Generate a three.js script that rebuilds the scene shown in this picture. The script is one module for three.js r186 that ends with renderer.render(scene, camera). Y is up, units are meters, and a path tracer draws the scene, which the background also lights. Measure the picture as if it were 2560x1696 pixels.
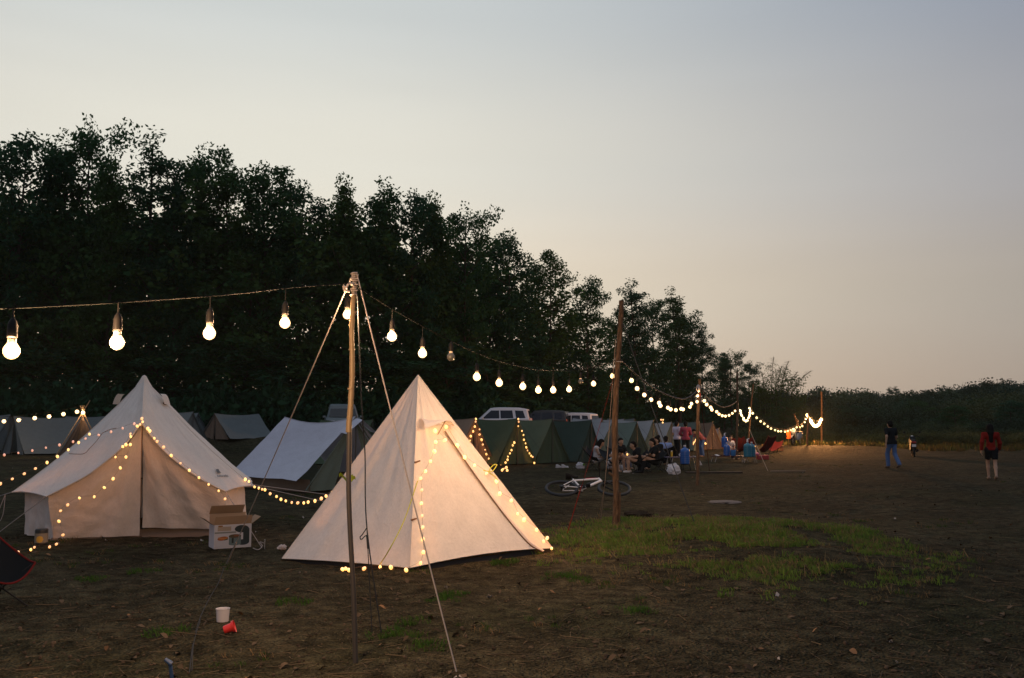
import * as THREE from 'three';
import { mergeGeometries } from 'three/addons/utils/BufferGeometryUtils.js';
import { RoundedBoxGeometry } from 'three/addons/geometries/RoundedBoxGeometry.js';

// ------------------------------------------------------------------ camera
const V = (x, y, z) => new THREE.Vector3(x, y, z);
const scene = new THREE.Scene();
const FOCAL = 2330, EYE = 1.6, PITCH = Math.atan(214 / FOCAL);      // photo pixels, metres, radians
const camera = new THREE.PerspectiveCamera(2 * Math.atan(848 / FOCAL) * 180 / Math.PI, 2560 / 1696, 0.1, 2500);
camera.position.set(0, EYE, 0);
camera.rotation.x = PITCH;
scene.add(camera);

// ------------------------------------------------------------------ sky: dusk, the glow of the set sun behind the wood on the left
const GLOW_AZ = -17;                                                // degrees from straight ahead, left is negative
const mix = (a, b, t) => a + (b - a) * t, clamp = (x, a = 0, b = 1) => Math.min(b, Math.max(a, x));
const smooth = (x, a, b) => { const t = clamp((x - a) / (b - a)); return t * t * (3 - 2 * t); };
{
  const hash = (x, y) => { const t = Math.sin(x * 127.1 + y * 311.7) * 43758.5453; return t - Math.floor(t); };
  const vn = (x, y) => { const ix = Math.floor(x), iy = Math.floor(y), u = smooth(x - ix, 0, 1), v = smooth(y - iy, 0, 1); return mix(mix(hash(ix, iy), hash(ix + 1, iy), u), mix(hash(ix, iy + 1), hash(ix + 1, iy + 1), u), v); };
  const SKYN = (x, y) => .6 * vn(x, y) + .4 * vn(x * 2.3 + 7, y * 2.1);
  const W = 1024, H = 512, data = new Float32Array(W * H * 4);
  const ramp = (stops, e) => {
    for (let i = 1; i < stops.length; i++) if (e <= stops[i][0]) {
      const t = clamp((e - stops[i - 1][0]) / (stops[i][0] - stops[i - 1][0])), s = t * t * (3 - 2 * t);
      return [1, 2, 3].map((c) => mix(stops[i - 1][c], stops[i][c], s));
    }
    return stops[stops.length - 1].slice(1);
  };
  const glow = [[0, .86, .63, .43], [8, .89, .765, .59], [16, .80, .775, .68], [26, .61, .645, .64], [45, .44, .49, .53], [90, .37, .42, .50]];
  const away = [[0, .225, .20, .19], [7, .235, .222, .222], [14, .22, .228, .285], [26, .15, .19, .295], [45, .27, .31, .40], [90, .37, .42, .50]];
  for (let r = 0; r < H; r++) {
    const e = ((r + 0.5) / H - 0.5) * 180;
    for (let c = 0; c < W; c++) {
      const round = ((c + 0.5) / W - 0.5) * 360, az = round + 90;   // straight ahead is -90
      let d = ((az - GLOW_AZ + 540) % 360) - 180;
      d = Math.abs(d);
      const g = Math.exp(-Math.pow(d / 42, 2.2)), ee = Math.max(0, e);
      const a = ramp(glow, ee), b = ramp(away, ee), o = (r * W + c) * 4;
      const streak = 1 + .05 * smooth(ee, 1, 8) * (1 - smooth(ee, 30, 60)) * (SKYN(az * .06, ee * .5 + az * .012) - .5);      // thin veils of high cloud
      for (let k = 0; k < 3; k++) data[o + k] = mix(b[k], a[k], g) * streak;
      data[o + 3] = 1;
    }
  }
  const sky = new THREE.DataTexture(data, W, H, THREE.RGBAFormat, THREE.FloatType);
  sky.mapping = THREE.EquirectangularReflectionMapping;
  sky.magFilter = THREE.LinearFilter; sky.needsUpdate = true;
  scene.background = sky; scene.environment = sky;
}
// the last light of the set sun, very weak and very soft
scene.fog = new THREE.FogExp2(new THREE.Color().setRGB(.85, 1, .92), .00015);      // thin dusk haze
const sun = new THREE.DirectionalLight(new THREE.Color(1, .8, .6), 0.06);
sun.position.set(-40, 12, -85); sun.target.position.set(0, 0, -12); sun.castShadow = true; sun.shadow.radius = 40;
Object.assign(sun.shadow.camera, { left: -60, right: 60, top: 60, bottom: -60, near: 1, far: 260 });
scene.add(sun, sun.target);
const renderer = new THREE.WebGLRenderer({ antialias: true });
renderer.toneMapping = THREE.LinearToneMapping;
renderer.toneMappingExposure = 1;
renderer.shadowMap.enabled = true;

const BULB_I = 1.3, FAR_I = .8, FAIRY_I = 0.036;                   // candela of the three kinds of lamp
const WARM = new THREE.Color(1, .57, .29), AMBER = new THREE.Color(1, .34, .085);

// ------------------------------------------------------------------ helpers
function rng(seed) { let s = seed | 0; return () => { s = (s + 0x6d2b79f5) | 0; let t = Math.imul(s ^ (s >>> 15), 1 | s); t = (t + Math.imul(t ^ (t >>> 7), 61 | t)) ^ t; return ((t ^ (t >>> 14)) >>> 0) / 4294967296; }; }
const PERM = (() => { const r = rng(77), p = new Float32Array(65536); for (let i = 0; i < 65536; i++) p[i] = r(); return p; })();
function vnoise(x, y, per = 256) {
  const ix = Math.floor(x), iy = Math.floor(y), fx = x - ix, fy = y - iy, sx = fx * fx * (3 - 2 * fx), sy = fy * fy * (3 - 2 * fy);
  const m = (a) => ((a % per) + per) % per, x0 = m(ix), x1 = m(ix + 1), y0 = m(iy) * 256, y1 = m(iy + 1) * 256;
  return mix(mix(PERM[y0 + x0], PERM[y0 + x1], sx), mix(PERM[y1 + x0], PERM[y1 + x1], sx), sy);
}
function fbm(x, y, oct = 4, per = 256) { let s = 0, a = .5, n = 0; for (let i = 0; i < oct; i++) { s += a * vnoise(x, y, Math.min(per, 256)); n += a; x *= 2; y *= 2; per *= 2; a *= .5; } return s / n; }
function ray(u, v) { return V(u - 1280, 848 - v, -FOCAL).applyAxisAngle(V(1, 0, 0), PITCH).normalize(); }
function at(u, v, depth) { const r = ray(u, v); return r.multiplyScalar(depth / -r.z).add(V(0, EYE, 0)); }
const xAt = (u, depth) => (u - 1280) / (FOCAL / Math.cos(PITCH)) * depth;         // close enough near the horizon
// depth of the wood's edge in the direction u
const EDGE = [[-900, 64], [0, 64], [400, 66], [800, 67], [1100, 71], [1400, 83], [1550, 95], [1700, 112], [1850, 150], [2000, 200], [2200, 260], [4000, 300]];
const edge = (u) => { for (let i = 1; i < EDGE.length; i++) if (u <= EDGE[i][0]) return mix(EDGE[i - 1][1], EDGE[i][1], clamp((u - EDGE[i - 1][0]) / (EDGE[i][0] - EDGE[i - 1][0]))); return 300; };
function height(x, z) {
  const d = Math.max(2, -z), u = 1280 + x / d * FOCAL;
  let h = (fbm(x * .35 + 9, z * .35 + 4, 2) - .5) * .07 * smooth(d, 2, 5) + (fbm(x * 1.7, z * 1.7, 2) - .5) * .05;
  if (d < 45) h += (fbm(x * 5, z * 5, 2) - .5) * .03;
  if (z < -2) {
    h += .95 * smooth(d / edge(u), .79, .87) * (1 - smooth(u, 1700, 1950));
    const gx = (x - 3.1) / 2.1, gz = (d - 12.6) / 2.7;
    h += .2 * Math.exp(-gx * gx - gz * gz) * (1 + (fbm(x * 1.2 + 3, z * 1.2, 2) - .5));
    const mx = (x - 18.3) / 5.5, mz = (d - 57) / 5.5;
    h += .36 * Math.exp(-mx * mx * mx * mx - mz * mz) ;
    h += smooth(d, 85, 300) * 4.2 * smooth(u, 1600, 2000) + smooth(d, 85, 260) * 3.7 * smooth(u, 2150, 2650);
  }
  return h;
}
function gnd(u, v) {
  const r = ray(u, v); let t = 10;
  for (let y = 0, i = 0; i < 40; i++) { t = (y - EYE) / r.y; y = mix(y, height(r.x * t, r.z * t), .6); }
  return r.multiplyScalar(t).add(V(0, EYE, 0));
}
function foot(u, depth) { const x = xAt(u, depth); return V(x, height(x, -depth), -depth); }
function plane(u, v, p0, n) { const r = ray(u, v), o = V(0, EYE, 0); return o.add(r.multiplyScalar(p0.clone().sub(V(0, EYE, 0)).dot(n) / r.dot(n))); }

const names = new Map();
function numbered(n) { const k = names.get(n) ?? 0; names.set(n, k + 1); return k ? n + '_' + String(k).padStart(3, '0') : n; }
function tag(o, label, category, group) { o.userData.label = label; if (category) o.userData.category = category; if (group) o.userData.group = group; return o; }
function thing(name, label, category, p = V(0, 0, 0), turn = 0, group) {
  const o = new THREE.Group(); o.name = numbered(name); o.position.copy(p); o.rotation.y = turn; scene.add(o);
  return tag(o, label, category, group);
}
function ready(g) {
  if (!g.index) { const n = g.attributes.position.count, a = new Uint32Array(n); for (let i = 0; i < n; i++) a[i] = i; g.setIndex(new THREE.BufferAttribute(a, 1)); }
  if (!g.attributes.normal) g.computeVertexNormals();
  if (!g.attributes.uv) g.setAttribute('uv', new THREE.BufferAttribute(new Float32Array(g.attributes.position.count * 2), 2));
  for (const k of Object.keys(g.attributes)) if (!['position', 'normal', 'uv'].includes(k)) g.deleteAttribute(k);
  return g;
}
const merged = (gs) => gs.length === 1 ? gs[0] : mergeGeometries(gs.map(ready), false);
function obj(name, gs, mat, parent = scene) {
  const m = new THREE.Mesh(Array.isArray(gs) ? merged(gs.filter(Boolean)) : gs, mat);
  m.name = numbered(parent === scene ? name : name + '|' + parent.id).replace(/\|\d+/, ''); m.castShadow = m.receiveShadow = true; parent.add(m); return m;
}
// in a thing set at p, world points become its own
const own = (o) => (p) => { o.updateMatrixWorld(true); return o.worldToLocal(p.clone()); };
function limb(a, b, r0, r1 = r0, n = 8, cap = true) {
  const d = b.clone().sub(a), g = new THREE.CylinderGeometry(r1, r0, d.length(), n, 1, !cap);
  g.applyQuaternion(new THREE.Quaternion().setFromUnitVectors(V(0, 1, 0), d.normalize())); g.translate((a.x + b.x) / 2, (a.y + b.y) / 2, (a.z + b.z) / 2); return g;
}
function tube(pts, r, seg = 0, n = 5, tension = .5) { return new THREE.TubeGeometry(new THREE.CatmullRomCurve3(pts, false, 'catmullrom', tension), seg || pts.length * 4, r, n); }
function sag(a, b, drop, n = 12) { const o = []; for (let i = 0; i <= n; i++) { const t = i / n, p = a.clone().lerp(b, t); p.y -= drop * 4 * t * (1 - t); o.push(p); } return o; }
function box(w, h, d, x = 0, y = 0, z = 0, r = 0) { const g = r ? new RoundedBoxGeometry(w, h, d, 2, r) : new THREE.BoxGeometry(w, h, d); return g.translate(x, y, z); }
function ball(r, p, n = 10, sx = 1, sy = 1, sz = 1) { return new THREE.SphereGeometry(r, n, Math.ceil(n * .7)).scale(sx, sy, sz).translate(p.x, p.y, p.z); }
function lathe(pts, n = 20) { return new THREE.LatheGeometry(pts.map((p) => new THREE.Vector2(p[0], p[1])), n); }
// a sheet of cloth: f(a, b) for a, b in 0..1
function patch(nu, nv, f, lu = 1, lv = 1) {
  const p = [], uv = [], ix = [];
  for (let j = 0; j <= nv; j++) for (let i = 0; i <= nu; i++) { const q = f(i / nu, j / nv); p.push(q.x, q.y, q.z); uv.push(i / nu * lu, j / nv * lv); }
  for (let j = 0; j < nv; j++) for (let i = 0; i < nu; i++) { const k = j * (nu + 1) + i; ix.push(k, k + 1, k + nu + 2, k, k + nu + 2, k + nu + 1); }
  const g = new THREE.BufferGeometry(); g.setAttribute('position', new THREE.Float32BufferAttribute(p, 3)); g.setAttribute('uv', new THREE.Float32BufferAttribute(uv, 2)); g.setIndex(ix); g.computeVertexNormals(); return g;
}
function lerp3(a, b, t) { return a.clone().lerp(b, t); }
function curveAt(pts, t) { const x = clamp(t) * (pts.length - 1), i = Math.min(pts.length - 2, Math.floor(x)); return pts[i].clone().lerp(pts[i + 1], x - i); }

// ------------------------------------------------------------------ textures and materials
function tex(n, f, srgb = true) {
  const d = new Uint8Array(n * n * 4);
  for (let y = 0; y < n; y++) for (let x = 0; x < n; x++) { const c = f(x / n, y / n), o = (y * n + x) * 4; for (let k = 0; k < 3; k++) d[o + k] = clamp(Array.isArray(c) ? c[k] : c) * 255; d[o + 3] = 255; }
  const t = new THREE.DataTexture(d, n, n); t.wrapS = t.wrapT = THREE.RepeatWrapping; t.magFilter = THREE.LinearFilter; if (srgb) t.colorSpace = THREE.SRGBColorSpace; t.needsUpdate = true; return t;
}
const rep = (t, x, y = x) => { const c = t.clone(); c.repeat.set(x, y); c.needsUpdate = true; return c; };
const clothTex = tex(512, (u, v) => { const n = fbm(u * 8, v * 8, 5, 8), f = fbm(u * 64 + 5, v * 64, 2, 64); return .92 + .06 * n + .05 * (f - .5); });
const clothBump = tex(512, (u, v) => { const a = Math.abs(fbm(u * 4 + 2, v * 4, 4, 4) - .5) * 2, b = fbm(u * 32, v * 32 + 3, 3, 32); return clamp(.75 - Math.pow(1 - a, 6) * .45 + (b - .5) * .25); }, false);
const cloth = (r, g, b, o = {}) => new THREE.MeshPhysicalMaterial({ color: new THREE.Color().setRGB(r, g, b), roughness: .92, map: rep(clothTex, .7), bumpMap: rep(clothBump, .8), bumpScale: o.bump ?? .006, side: THREE.DoubleSide, specularIntensity: .25, transmission: o.t ?? .16, thickness: 0 });
const plain = (r, g, b, rough = .7, o = {}) => new THREE.MeshPhysicalMaterial({ color: new THREE.Color().setRGB(r, g, b), roughness: rough, side: THREE.DoubleSide, specularIntensity: rough >= .75 ? .12 : rough >= .55 ? .4 : 1, ...o });
const barkTex = tex(256, (u, v) => { const n = fbm(u * 16, v * 4, 4, 16), k = fbm(u * 6 + 3, v * 3, 3, 6); return [.50 + .5 * n - .12 * k, .40 + .45 * n - .12 * k, .30 + .38 * n - .1 * k]; });
const barkBump = tex(256, (u, v) => fbm(u * 16, v * 4, 5, 16), false);
const M = {
  cream: cloth(.93, .87, .79, { t: .09 }), bell: cloth(.80, .735, .66, { t: .1 }), bellWall: cloth(.78, .70, .61), skyBlue: cloth(.60, .615, .69, { t: .1 }), grey: cloth(.17, .20, .20), tan: cloth(.24, .18, .13), brownTent: cloth(.32, .22, .15),
  olive: cloth(.085, .12, .07), olive2: cloth(.14, .17, .105), dgreen: cloth(.05, .078, .062), white: cloth(.40, .42, .43), sage: cloth(.17, .22, .18), teal: cloth(.10, .15, .14),
  groundsheet: plain(.012, .013, .014, .55), rope: plain(.36, .33, .31, .9), ropeDark: plain(.05, .055, .06, .8), ropeRed: plain(.16, .016, .012, .85), ropeTan: plain(.3, .24, .19, .9), ropeYellow: plain(.62, .62, .08, .7), seam: plain(.22, .13, .07, .8),
  wire: plain(.006, .007, .006, .8), socket: plain(.012, .011, .010, .6), steel: plain(.4, .4, .4, .35, { metalness: .9 }),
  bamboo: plain(.21, .15, .075, .5), pipe: plain(.05, .045, .04, .5), bark: new THREE.MeshStandardMaterial({ color: new THREE.Color().setRGB(.22, .20, .175), roughness: .9, map: rep(barkTex, 1, 3), bumpMap: rep(barkBump, 1, 3), bumpScale: .02 }),
  pole: new THREE.MeshStandardMaterial({ color: new THREE.Color().setRGB(.22, .2, .17), roughness: .9, map: rep(barkTex, 1, 4), bumpMap: rep(barkBump, 1, 4), bumpScale: .01 }),
  trunk: plain(.05, .042, .034, .9), black: plain(.012, .012, .013, .6), rubber: plain(.02, .021, .022, .75), whitePaint: plain(.72, .73, .74, .3), glass: plain(.012, .014, .016, .06), red: plain(.55, .03, .035, .6), redMid: plain(.17, .014, .015, .7), redDark: plain(.10, .014, .012, .7),
  blue: plain(.015, .09, .34, .25), teal2: plain(.02, .16, .24, .3), lightBlue: plain(.05, .22, .55, .4), cardboard: plain(.34, .24, .155, .9), skin: plain(.42, .26, .17, .6), hair: plain(.012, .010, .009, .8), plasticBag: cloth(.72, .72, .74, { t: .3 }),
};
M.bulb = new THREE.MeshStandardMaterial({ color: 0xffffff, roughness: .4, emissive: new THREE.Color(3.2, 2.0, .84), emissiveIntensity: 1 });
M.bulbHot = new THREE.MeshStandardMaterial({ color: 0xffffff, roughness: .4, emissive: new THREE.Color(5, 2.9, 1.0), emissiveIntensity: 1 });
M.bulbYellow = new THREE.MeshStandardMaterial({ color: 0xffffff, roughness: .4, emissive: new THREE.Color(1.7, 1.3, .5), emissiveIntensity: 1 });
M.bulbCap = plain(.75, .62, .45, .5);
M.bulbOff = plain(.08, .08, .07, .25);
M.fairy = new THREE.MeshStandardMaterial({ color: 0xffffff, roughness: .4, emissive: new THREE.Color(1.9, .95, .20), emissiveIntensity: 1 });
M.fairySoft = new THREE.MeshStandardMaterial({ color: 0xffffff, roughness: .4, emissive: new THREE.Color(1.25, .52, .11), emissiveIntensity: 1 });
M.fairyWire = plain(.2, .13, .08, .6);
M.fairyDim = new THREE.MeshStandardMaterial({ color: 0xffffff, roughness: .4, emissive: new THREE.Color(.75, .26, .12), emissiveIntensity: 1 });

// ------------------------------------------------------------------ ground
{
  const rings = 330, fine = 330, rad = [0]; for (let i = 0; i < rings; i++) rad.push(1.1 * Math.pow(1500 / 1.1, i / (rings - 1)));
  const ang = []; for (let i = 0; i <= fine; i++) ang.push(-40 + 80 * i / fine); for (let i = 1; i < 56; i++) ang.push(40 + 280 * i / 56);
  const n = ang.length, p = [], uv = [], col = [], ix = [];
  for (const r of rad) for (const a of ang) {
    const t = a * Math.PI / 180, x = Math.sin(t) * r, z = -Math.cos(t) * r;
    p.push(x, height(x, z), z); uv.push(x / 3, z / 3);
    const d = -z, big = fbm(x * .23 + 40, z * .23 + 7, 3), mid = fbm(x * 1.1 + 3, z * 1.1, 3);
    let c = [.069, .064, .040].map((k) => k * (.55 + .9 * mid) * (.75 + .5 * big));
    const green = smooth(fbm(x * .5 + 90, z * .5, 3), .56, .72) * .35;
    c = [mix(c[0], .034, green), mix(c[1], .048, green), mix(c[2], .022, green)];
    col.push(...c);
  }
  for (let j = 0; j < rad.length - 1; j++) for (let i = 0; i < n; i++) { const a = j * n + i, b = j * n + (i + 1) % n; ix.push(a, b, b + n, a, b + n, a + n); }
  const g = new THREE.BufferGeometry(); g.setAttribute('position', new THREE.Float32BufferAttribute(p, 3)); g.setAttribute('uv', new THREE.Float32BufferAttribute(uv, 2)); g.setAttribute('color', new THREE.Float32BufferAttribute(col, 3)); g.setIndex(ix); g.computeVertexNormals();
  const soil = tex(1024, (u, v) => { const a = fbm(u * 24, v * 24, 4, 24), b = vnoise(u * 256, v * 256, 256), k = vnoise(u * 128 + 7, v * 128 + 31, 128); const s = .30 + .44 * a + .22 * (b - .5) + (k > .93 ? .26 : 0) - (k < .12 ? .16 : 0); return [s, s * .97, s * .93]; });
  const soilBump = tex(1024, (u, v) => clamp(.75 * fbm(u * 18 + 3, v * 18, 5, 18) + .25 * vnoise(u * 200 % 200, v * 200 % 200, 200)), false);
  const m = new THREE.MeshPhysicalMaterial({ specularIntensity: .06, vertexColors: true, color: new THREE.Color().setRGB(2.6, 2.6, 2.6), map: soil, roughness: .96, bumpMap: soilBump, bumpScale: .13, side: THREE.FrontSide });
  const o = obj('ground', g, m); o.userData.kind = 'structure';
}
// loose copies of small things, one object each
function scatter(name, g, mat, mats, cols) {
  const o = new THREE.InstancedMesh(g, mat, mats.length); mats.forEach((m, i) => { o.setMatrixAt(i, m); if (cols) o.setColorAt(i, cols[i]); });
  o.name = numbered(name); o.castShadow = o.receiveShadow = true; o.userData.kind = 'stuff'; scene.add(o); return o;
}
const MAT = (p, q, s) => new THREE.Matrix4().compose(p, q, typeof s === 'number' ? V(s, s, s) : s);
const EUL = (x, y, z) => new THREE.Quaternion().setFromEuler(new THREE.Euler(x, y, z, 'YXZ'));
function blades(seed, n, h, spread, w, lean) {
  const r = rng(seed), p = [], ix = [];
  for (let i = 0; i < n; i++) {
    const a = r() * 6.283, d = Math.sqrt(r()) * spread, x = Math.cos(a) * d, z = Math.sin(a) * d, hh = h * (.5 + .7 * r()), t = r() * 6.283, l = lean * (.3 + r()), dx = Math.cos(t) * l * hh, dz = Math.sin(t) * l * hh, px = -Math.sin(t + 1) * w, pz = Math.cos(t + 1) * w, k = p.length / 3;
    p.push(x - px, -.01, z - pz, x + px, -.01, z + pz, x + dx * .4 - px * .8, hh * .6, z + dz * .4 - pz * .8, x + dx * .4 + px * .8, hh * .6, z + dz * .4 + pz * .8, x + dx, hh * (1 - lean * .3), z + dz);
    ix.push(k, k + 1, k + 3, k, k + 3, k + 2, k + 2, k + 3, k + 4);
  }
  const g = new THREE.BufferGeometry(); g.setAttribute('position', new THREE.Float32BufferAttribute(p, 3)); g.setIndex(ix); g.computeVertexNormals(); return g;
}
const leafy = (r, g, b, t = .35) => new THREE.MeshPhysicalMaterial({ color: new THREE.Color().setRGB(r, g, b), roughness: .85, side: THREE.DoubleSide, transmission: t, thickness: 0, specularIntensity: .12 });
{
  const r = rng(5), C = (a, b, c) => new THREE.Color().setRGB(a, b, c);
  // short grass on the mound and a few tufts
  const gm = [], gc = [], dm = [], dc = [];
  for (let i = 0; i < 34000; i++) {
    const a = r() * 6.283, d = Math.sqrt(r()), x = 2.8 + Math.cos(a) * d * 2.9, dep = 12.6 + Math.sin(a) * d * 4.4, z = -dep;
    const dens = smooth(fbm(x * 1.3 + 11, z * 1.3 + 5, 4), .36, .6) * (1 - smooth(d, .2, 1)); if (r() > dens) continue;
    const k = (.45 + .6 * r() + (r() < .06 ? .7 : 0)), q = EUL((r() - .5) * .4, r() * 6.3, (r() - .5) * .4);
    if (r() < .6) { gm.push(MAT(V(x, height(x, z), z), q, k)); const w = r(); gc.push(C(.085 + .07 * w, .165 + .08 * w, .028 + .014 * w)); } else { dm.push(MAT(V(x, height(x, z), z), q, k)); const w = r(); dc.push(C(.12 + .12 * w, .10 + .08 * w, .05 + .035 * w)); }
  }
  for (let i = 0; i < 700; i++) {
    const t = r(), dep = 5.6 + t * t * 40, x = (r() - .5) * 1.2 * dep, z = -dep; if (fbm(x * .8 + 60, z * .8, 2) < .6) continue;
    for (let j = 0; j < 7; j++) { const xx = x + (r() - .5) * .35, zz = z + (r() - .5) * .35; (j % 3 ? gm : dm).push(MAT(V(xx, height(xx, zz), zz), EUL(0, r() * 6, 0), .5 + .4 * r())); (j % 3 ? gc : dc).push(j % 3 ? C(.045, .085, .016) : C(.2, .13, .06)); }
  }
  for (const [u, v] of [[733, 1508], [1030, 1556], [1010, 1586], [1085, 1618], [960, 1590], [1110, 1498], [1130, 1490], [1270, 1405], [1245, 1410], [1590, 1530], [1400, 1440], [1440, 1450], [365, 1430], [225, 1450], [410, 1585]]) {
    const c = gnd(u, v); for (let j = 0; j < 16; j++) { const xx = c.x + (r() - .5) * .28, zz = c.z + (r() - .5) * .28; gm.push(MAT(V(xx, height(xx, zz), zz), EUL(0, r() * 6, 0), .5 + .5 * r())); gc.push(C(.05, .09 + .04 * r(), .018)); }
  }
  tag(scatter('grass', blades(3, 10, .062, .06, .0042, .85), leafy(1, 1, 1), gm, gc), 'short green grass growing over the low mound right of the tents');
  tag(scatter('dry_grass', blades(4, 7, .085, .08, .003, 1.1), leafy(1, 1, 1, .2), dm, dc), 'dry straw coloured grass among the green tufts');
  // tall dry stalks on the far mound and at the field's edge
  const sm = [], sc = [];
  for (let i = 0; i < 320; i++) { const x = 11 + r() * 17, d = 60.5 + r() * 6, z = -d; if (fbm(x * .6, z * .6, 2) < .5) continue; sm.push(MAT(V(x, height(x, z), z), EUL(0, r() * 6, 0), .4 + 1.5 * r() * r() * r())); sc.push(C(.12, .09, .045)); }
  for (let i = 0; i < 1500; i++) { const u = 1950 + r() * 760, d = 56 + r() * 26, x = xAt(u, d), z = -d; sm.push(MAT(V(x, height(x, z), z), EUL(0, r() * 6, 0), .5 + 1.5 * r() * r())); sc.push(C(.03 + .03 * r(), .04 + .02 * r(), .018)); }
  tag(scatter('tall_grass', blades(8, 16, .3, .22, .012, .4), leafy(1, 1, 1, .2), sm, sc), 'tall dry grass along the far edge of the field');
  // litter: straw, twigs, leaves, pebbles, clods
  const straw = [], strawC = [], peb = [], pebC = [], leaf = [], leafC = [], scrap = [];
  for (let i = 0; i < 6500; i++) {
    const t = r(), dep = 4.6 + t * t * 22, x = (r() - .5) * 1.25 * dep, z = -dep, y = height(x, z), big = r() < .06 ? 2.2 : 1;
    straw.push(MAT(V(x, y + .006, z), EUL((r() - .5) * .3, r() * 6.3, (r() - .5) * .3), V(big * (.5 + r()), big * .8, 1))); const w = .25 + r() * .7; strawC.push(C(.16 * w, .125 * w, .08 * w));
  }
  for (let i = 0; i < 9000; i++) { const t = r(), dep = 4.6 + t * t * 20, x = (r() - .5) * 1.25 * dep, z = -dep, s = .006 + .02 * r() * r() * r(); peb.push(MAT(V(x, height(x, z) + s * .3, z), EUL(r() * 6, r() * 6, 0), V(s, s * .7, s))); const w = .5 + r(); pebC.push(C(.07 * w, .052 * w, .037 * w)); }
  for (let i = 0; i < 1300; i++) { const t = r(), dep = 4.6 + t * t * 24, x = (r() - .5) * 1.25 * dep, z = -dep; leaf.push(MAT(V(x, height(x, z) + .012, z), EUL((r() - .5) * .9, r() * 6.3, (r() - .5) * .9), .7 + .8 * r())); const w = .5 + r() * .8; leafC.push(r() < .15 ? C(.2 * w, .115 * w, .06 * w) : C(.09 * w, .065 * w, .042 * w)); }
  for (let i = 0; i < 50; i++) { const t = r(), dep = 5 + t * t * 30, x = (r() - .62) * 1.1 * dep, z = -dep; scrap.push(MAT(V(x, height(x, z) + .012, z), EUL(r(), r() * 6.3, r()), .5 + r())); }
  tag(scatter('straw_litter', new THREE.CylinderGeometry(.0022, .0022, .11, 4).rotateZ(Math.PI / 2), plain(1, 1, 1, .9), straw, strawC), 'bits of straw and twigs strewn over the brown soil');
  tag(scatter('pebbles', new THREE.IcosahedronGeometry(1, 0), plain(1, 1, 1, .95), peb, pebC), 'small clods and pebbles on the brown soil');
  const lf = patch(4, 2, (a, b) => V((a - .5) * .06, .008 * Math.sin(a * 5) + .01 * (b - .5) * (b - .5), (b - .5) * .03 * Math.sin(a * 3.1416)));
  tag(scatter('dead_leaves', lf, plain(1, 1, 1, .9), leaf, leafC), 'dead leaves lying on the brown soil');
  tag(scatter('paper_scraps', patch(3, 3, (a, b) => V((a - .5) * .035, .008 * Math.sin(a * 7 + b * 4), (b - .5) * .025)), plain(.36, .34, .32, .8), scrap), 'tiny pale scraps of paper strewn on the soil');
}

// ------------------------------------------------------------------ trees
function leafCloud(r, out, c, rad, n, len, wid, flat = .75) {
  for (let i = 0; i < n; i++) {
    let x, y, z; do { x = r() * 2 - 1; y = r() * 2 - 1; z = r() * 2 - 1; } while (x * x + y * y + z * z > 1);
    const k = Math.pow(x * x + y * y + z * z, -.12), p = V(x * k * rad, y * k * rad * flat, z * k * rad).add(c);
    const t = r() * 6.283, e = (r() - .62) * 2.2, a = V(Math.cos(t) * Math.cos(e), Math.sin(e), Math.sin(t) * Math.cos(e)), s = r() * 6.283;
    const b = V(-Math.sin(t), 0, Math.cos(t)).multiplyScalar(Math.cos(s)).addScaledVector(V(-Math.cos(t) * Math.sin(e), Math.cos(e), -Math.sin(t) * Math.sin(e)), Math.sin(s));
    const l = len * (.6 + .8 * r()), w = wid * (.7 + .6 * r()), o = out.length / 3;
    const q = p.clone().addScaledVector(a, l), m1 = p.clone().addScaledVector(a, l * .45).addScaledVector(b, w), m2 = p.clone().addScaledVector(a, l * .45).addScaledVector(b, -w);
    out.push(p.x, p.y, p.z, m1.x, m1.y, m1.z, q.x, q.y, q.z, m2.x, m2.y, m2.z);
  }
}
function leafGeo(out) {
  const n = out.length / 12, ix = new Uint32Array(n * 6); for (let i = 0; i < n; i++) ix.set([0, 1, 2, 0, 2, 3].map((k) => k + i * 4), i * 6);
  const g = new THREE.BufferGeometry(); g.setAttribute('position', new THREE.Float32BufferAttribute(out, 3)); g.setIndex(new THREE.BufferAttribute(ix, 1)); g.computeVertexNormals(); return ready(g);
}
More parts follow.
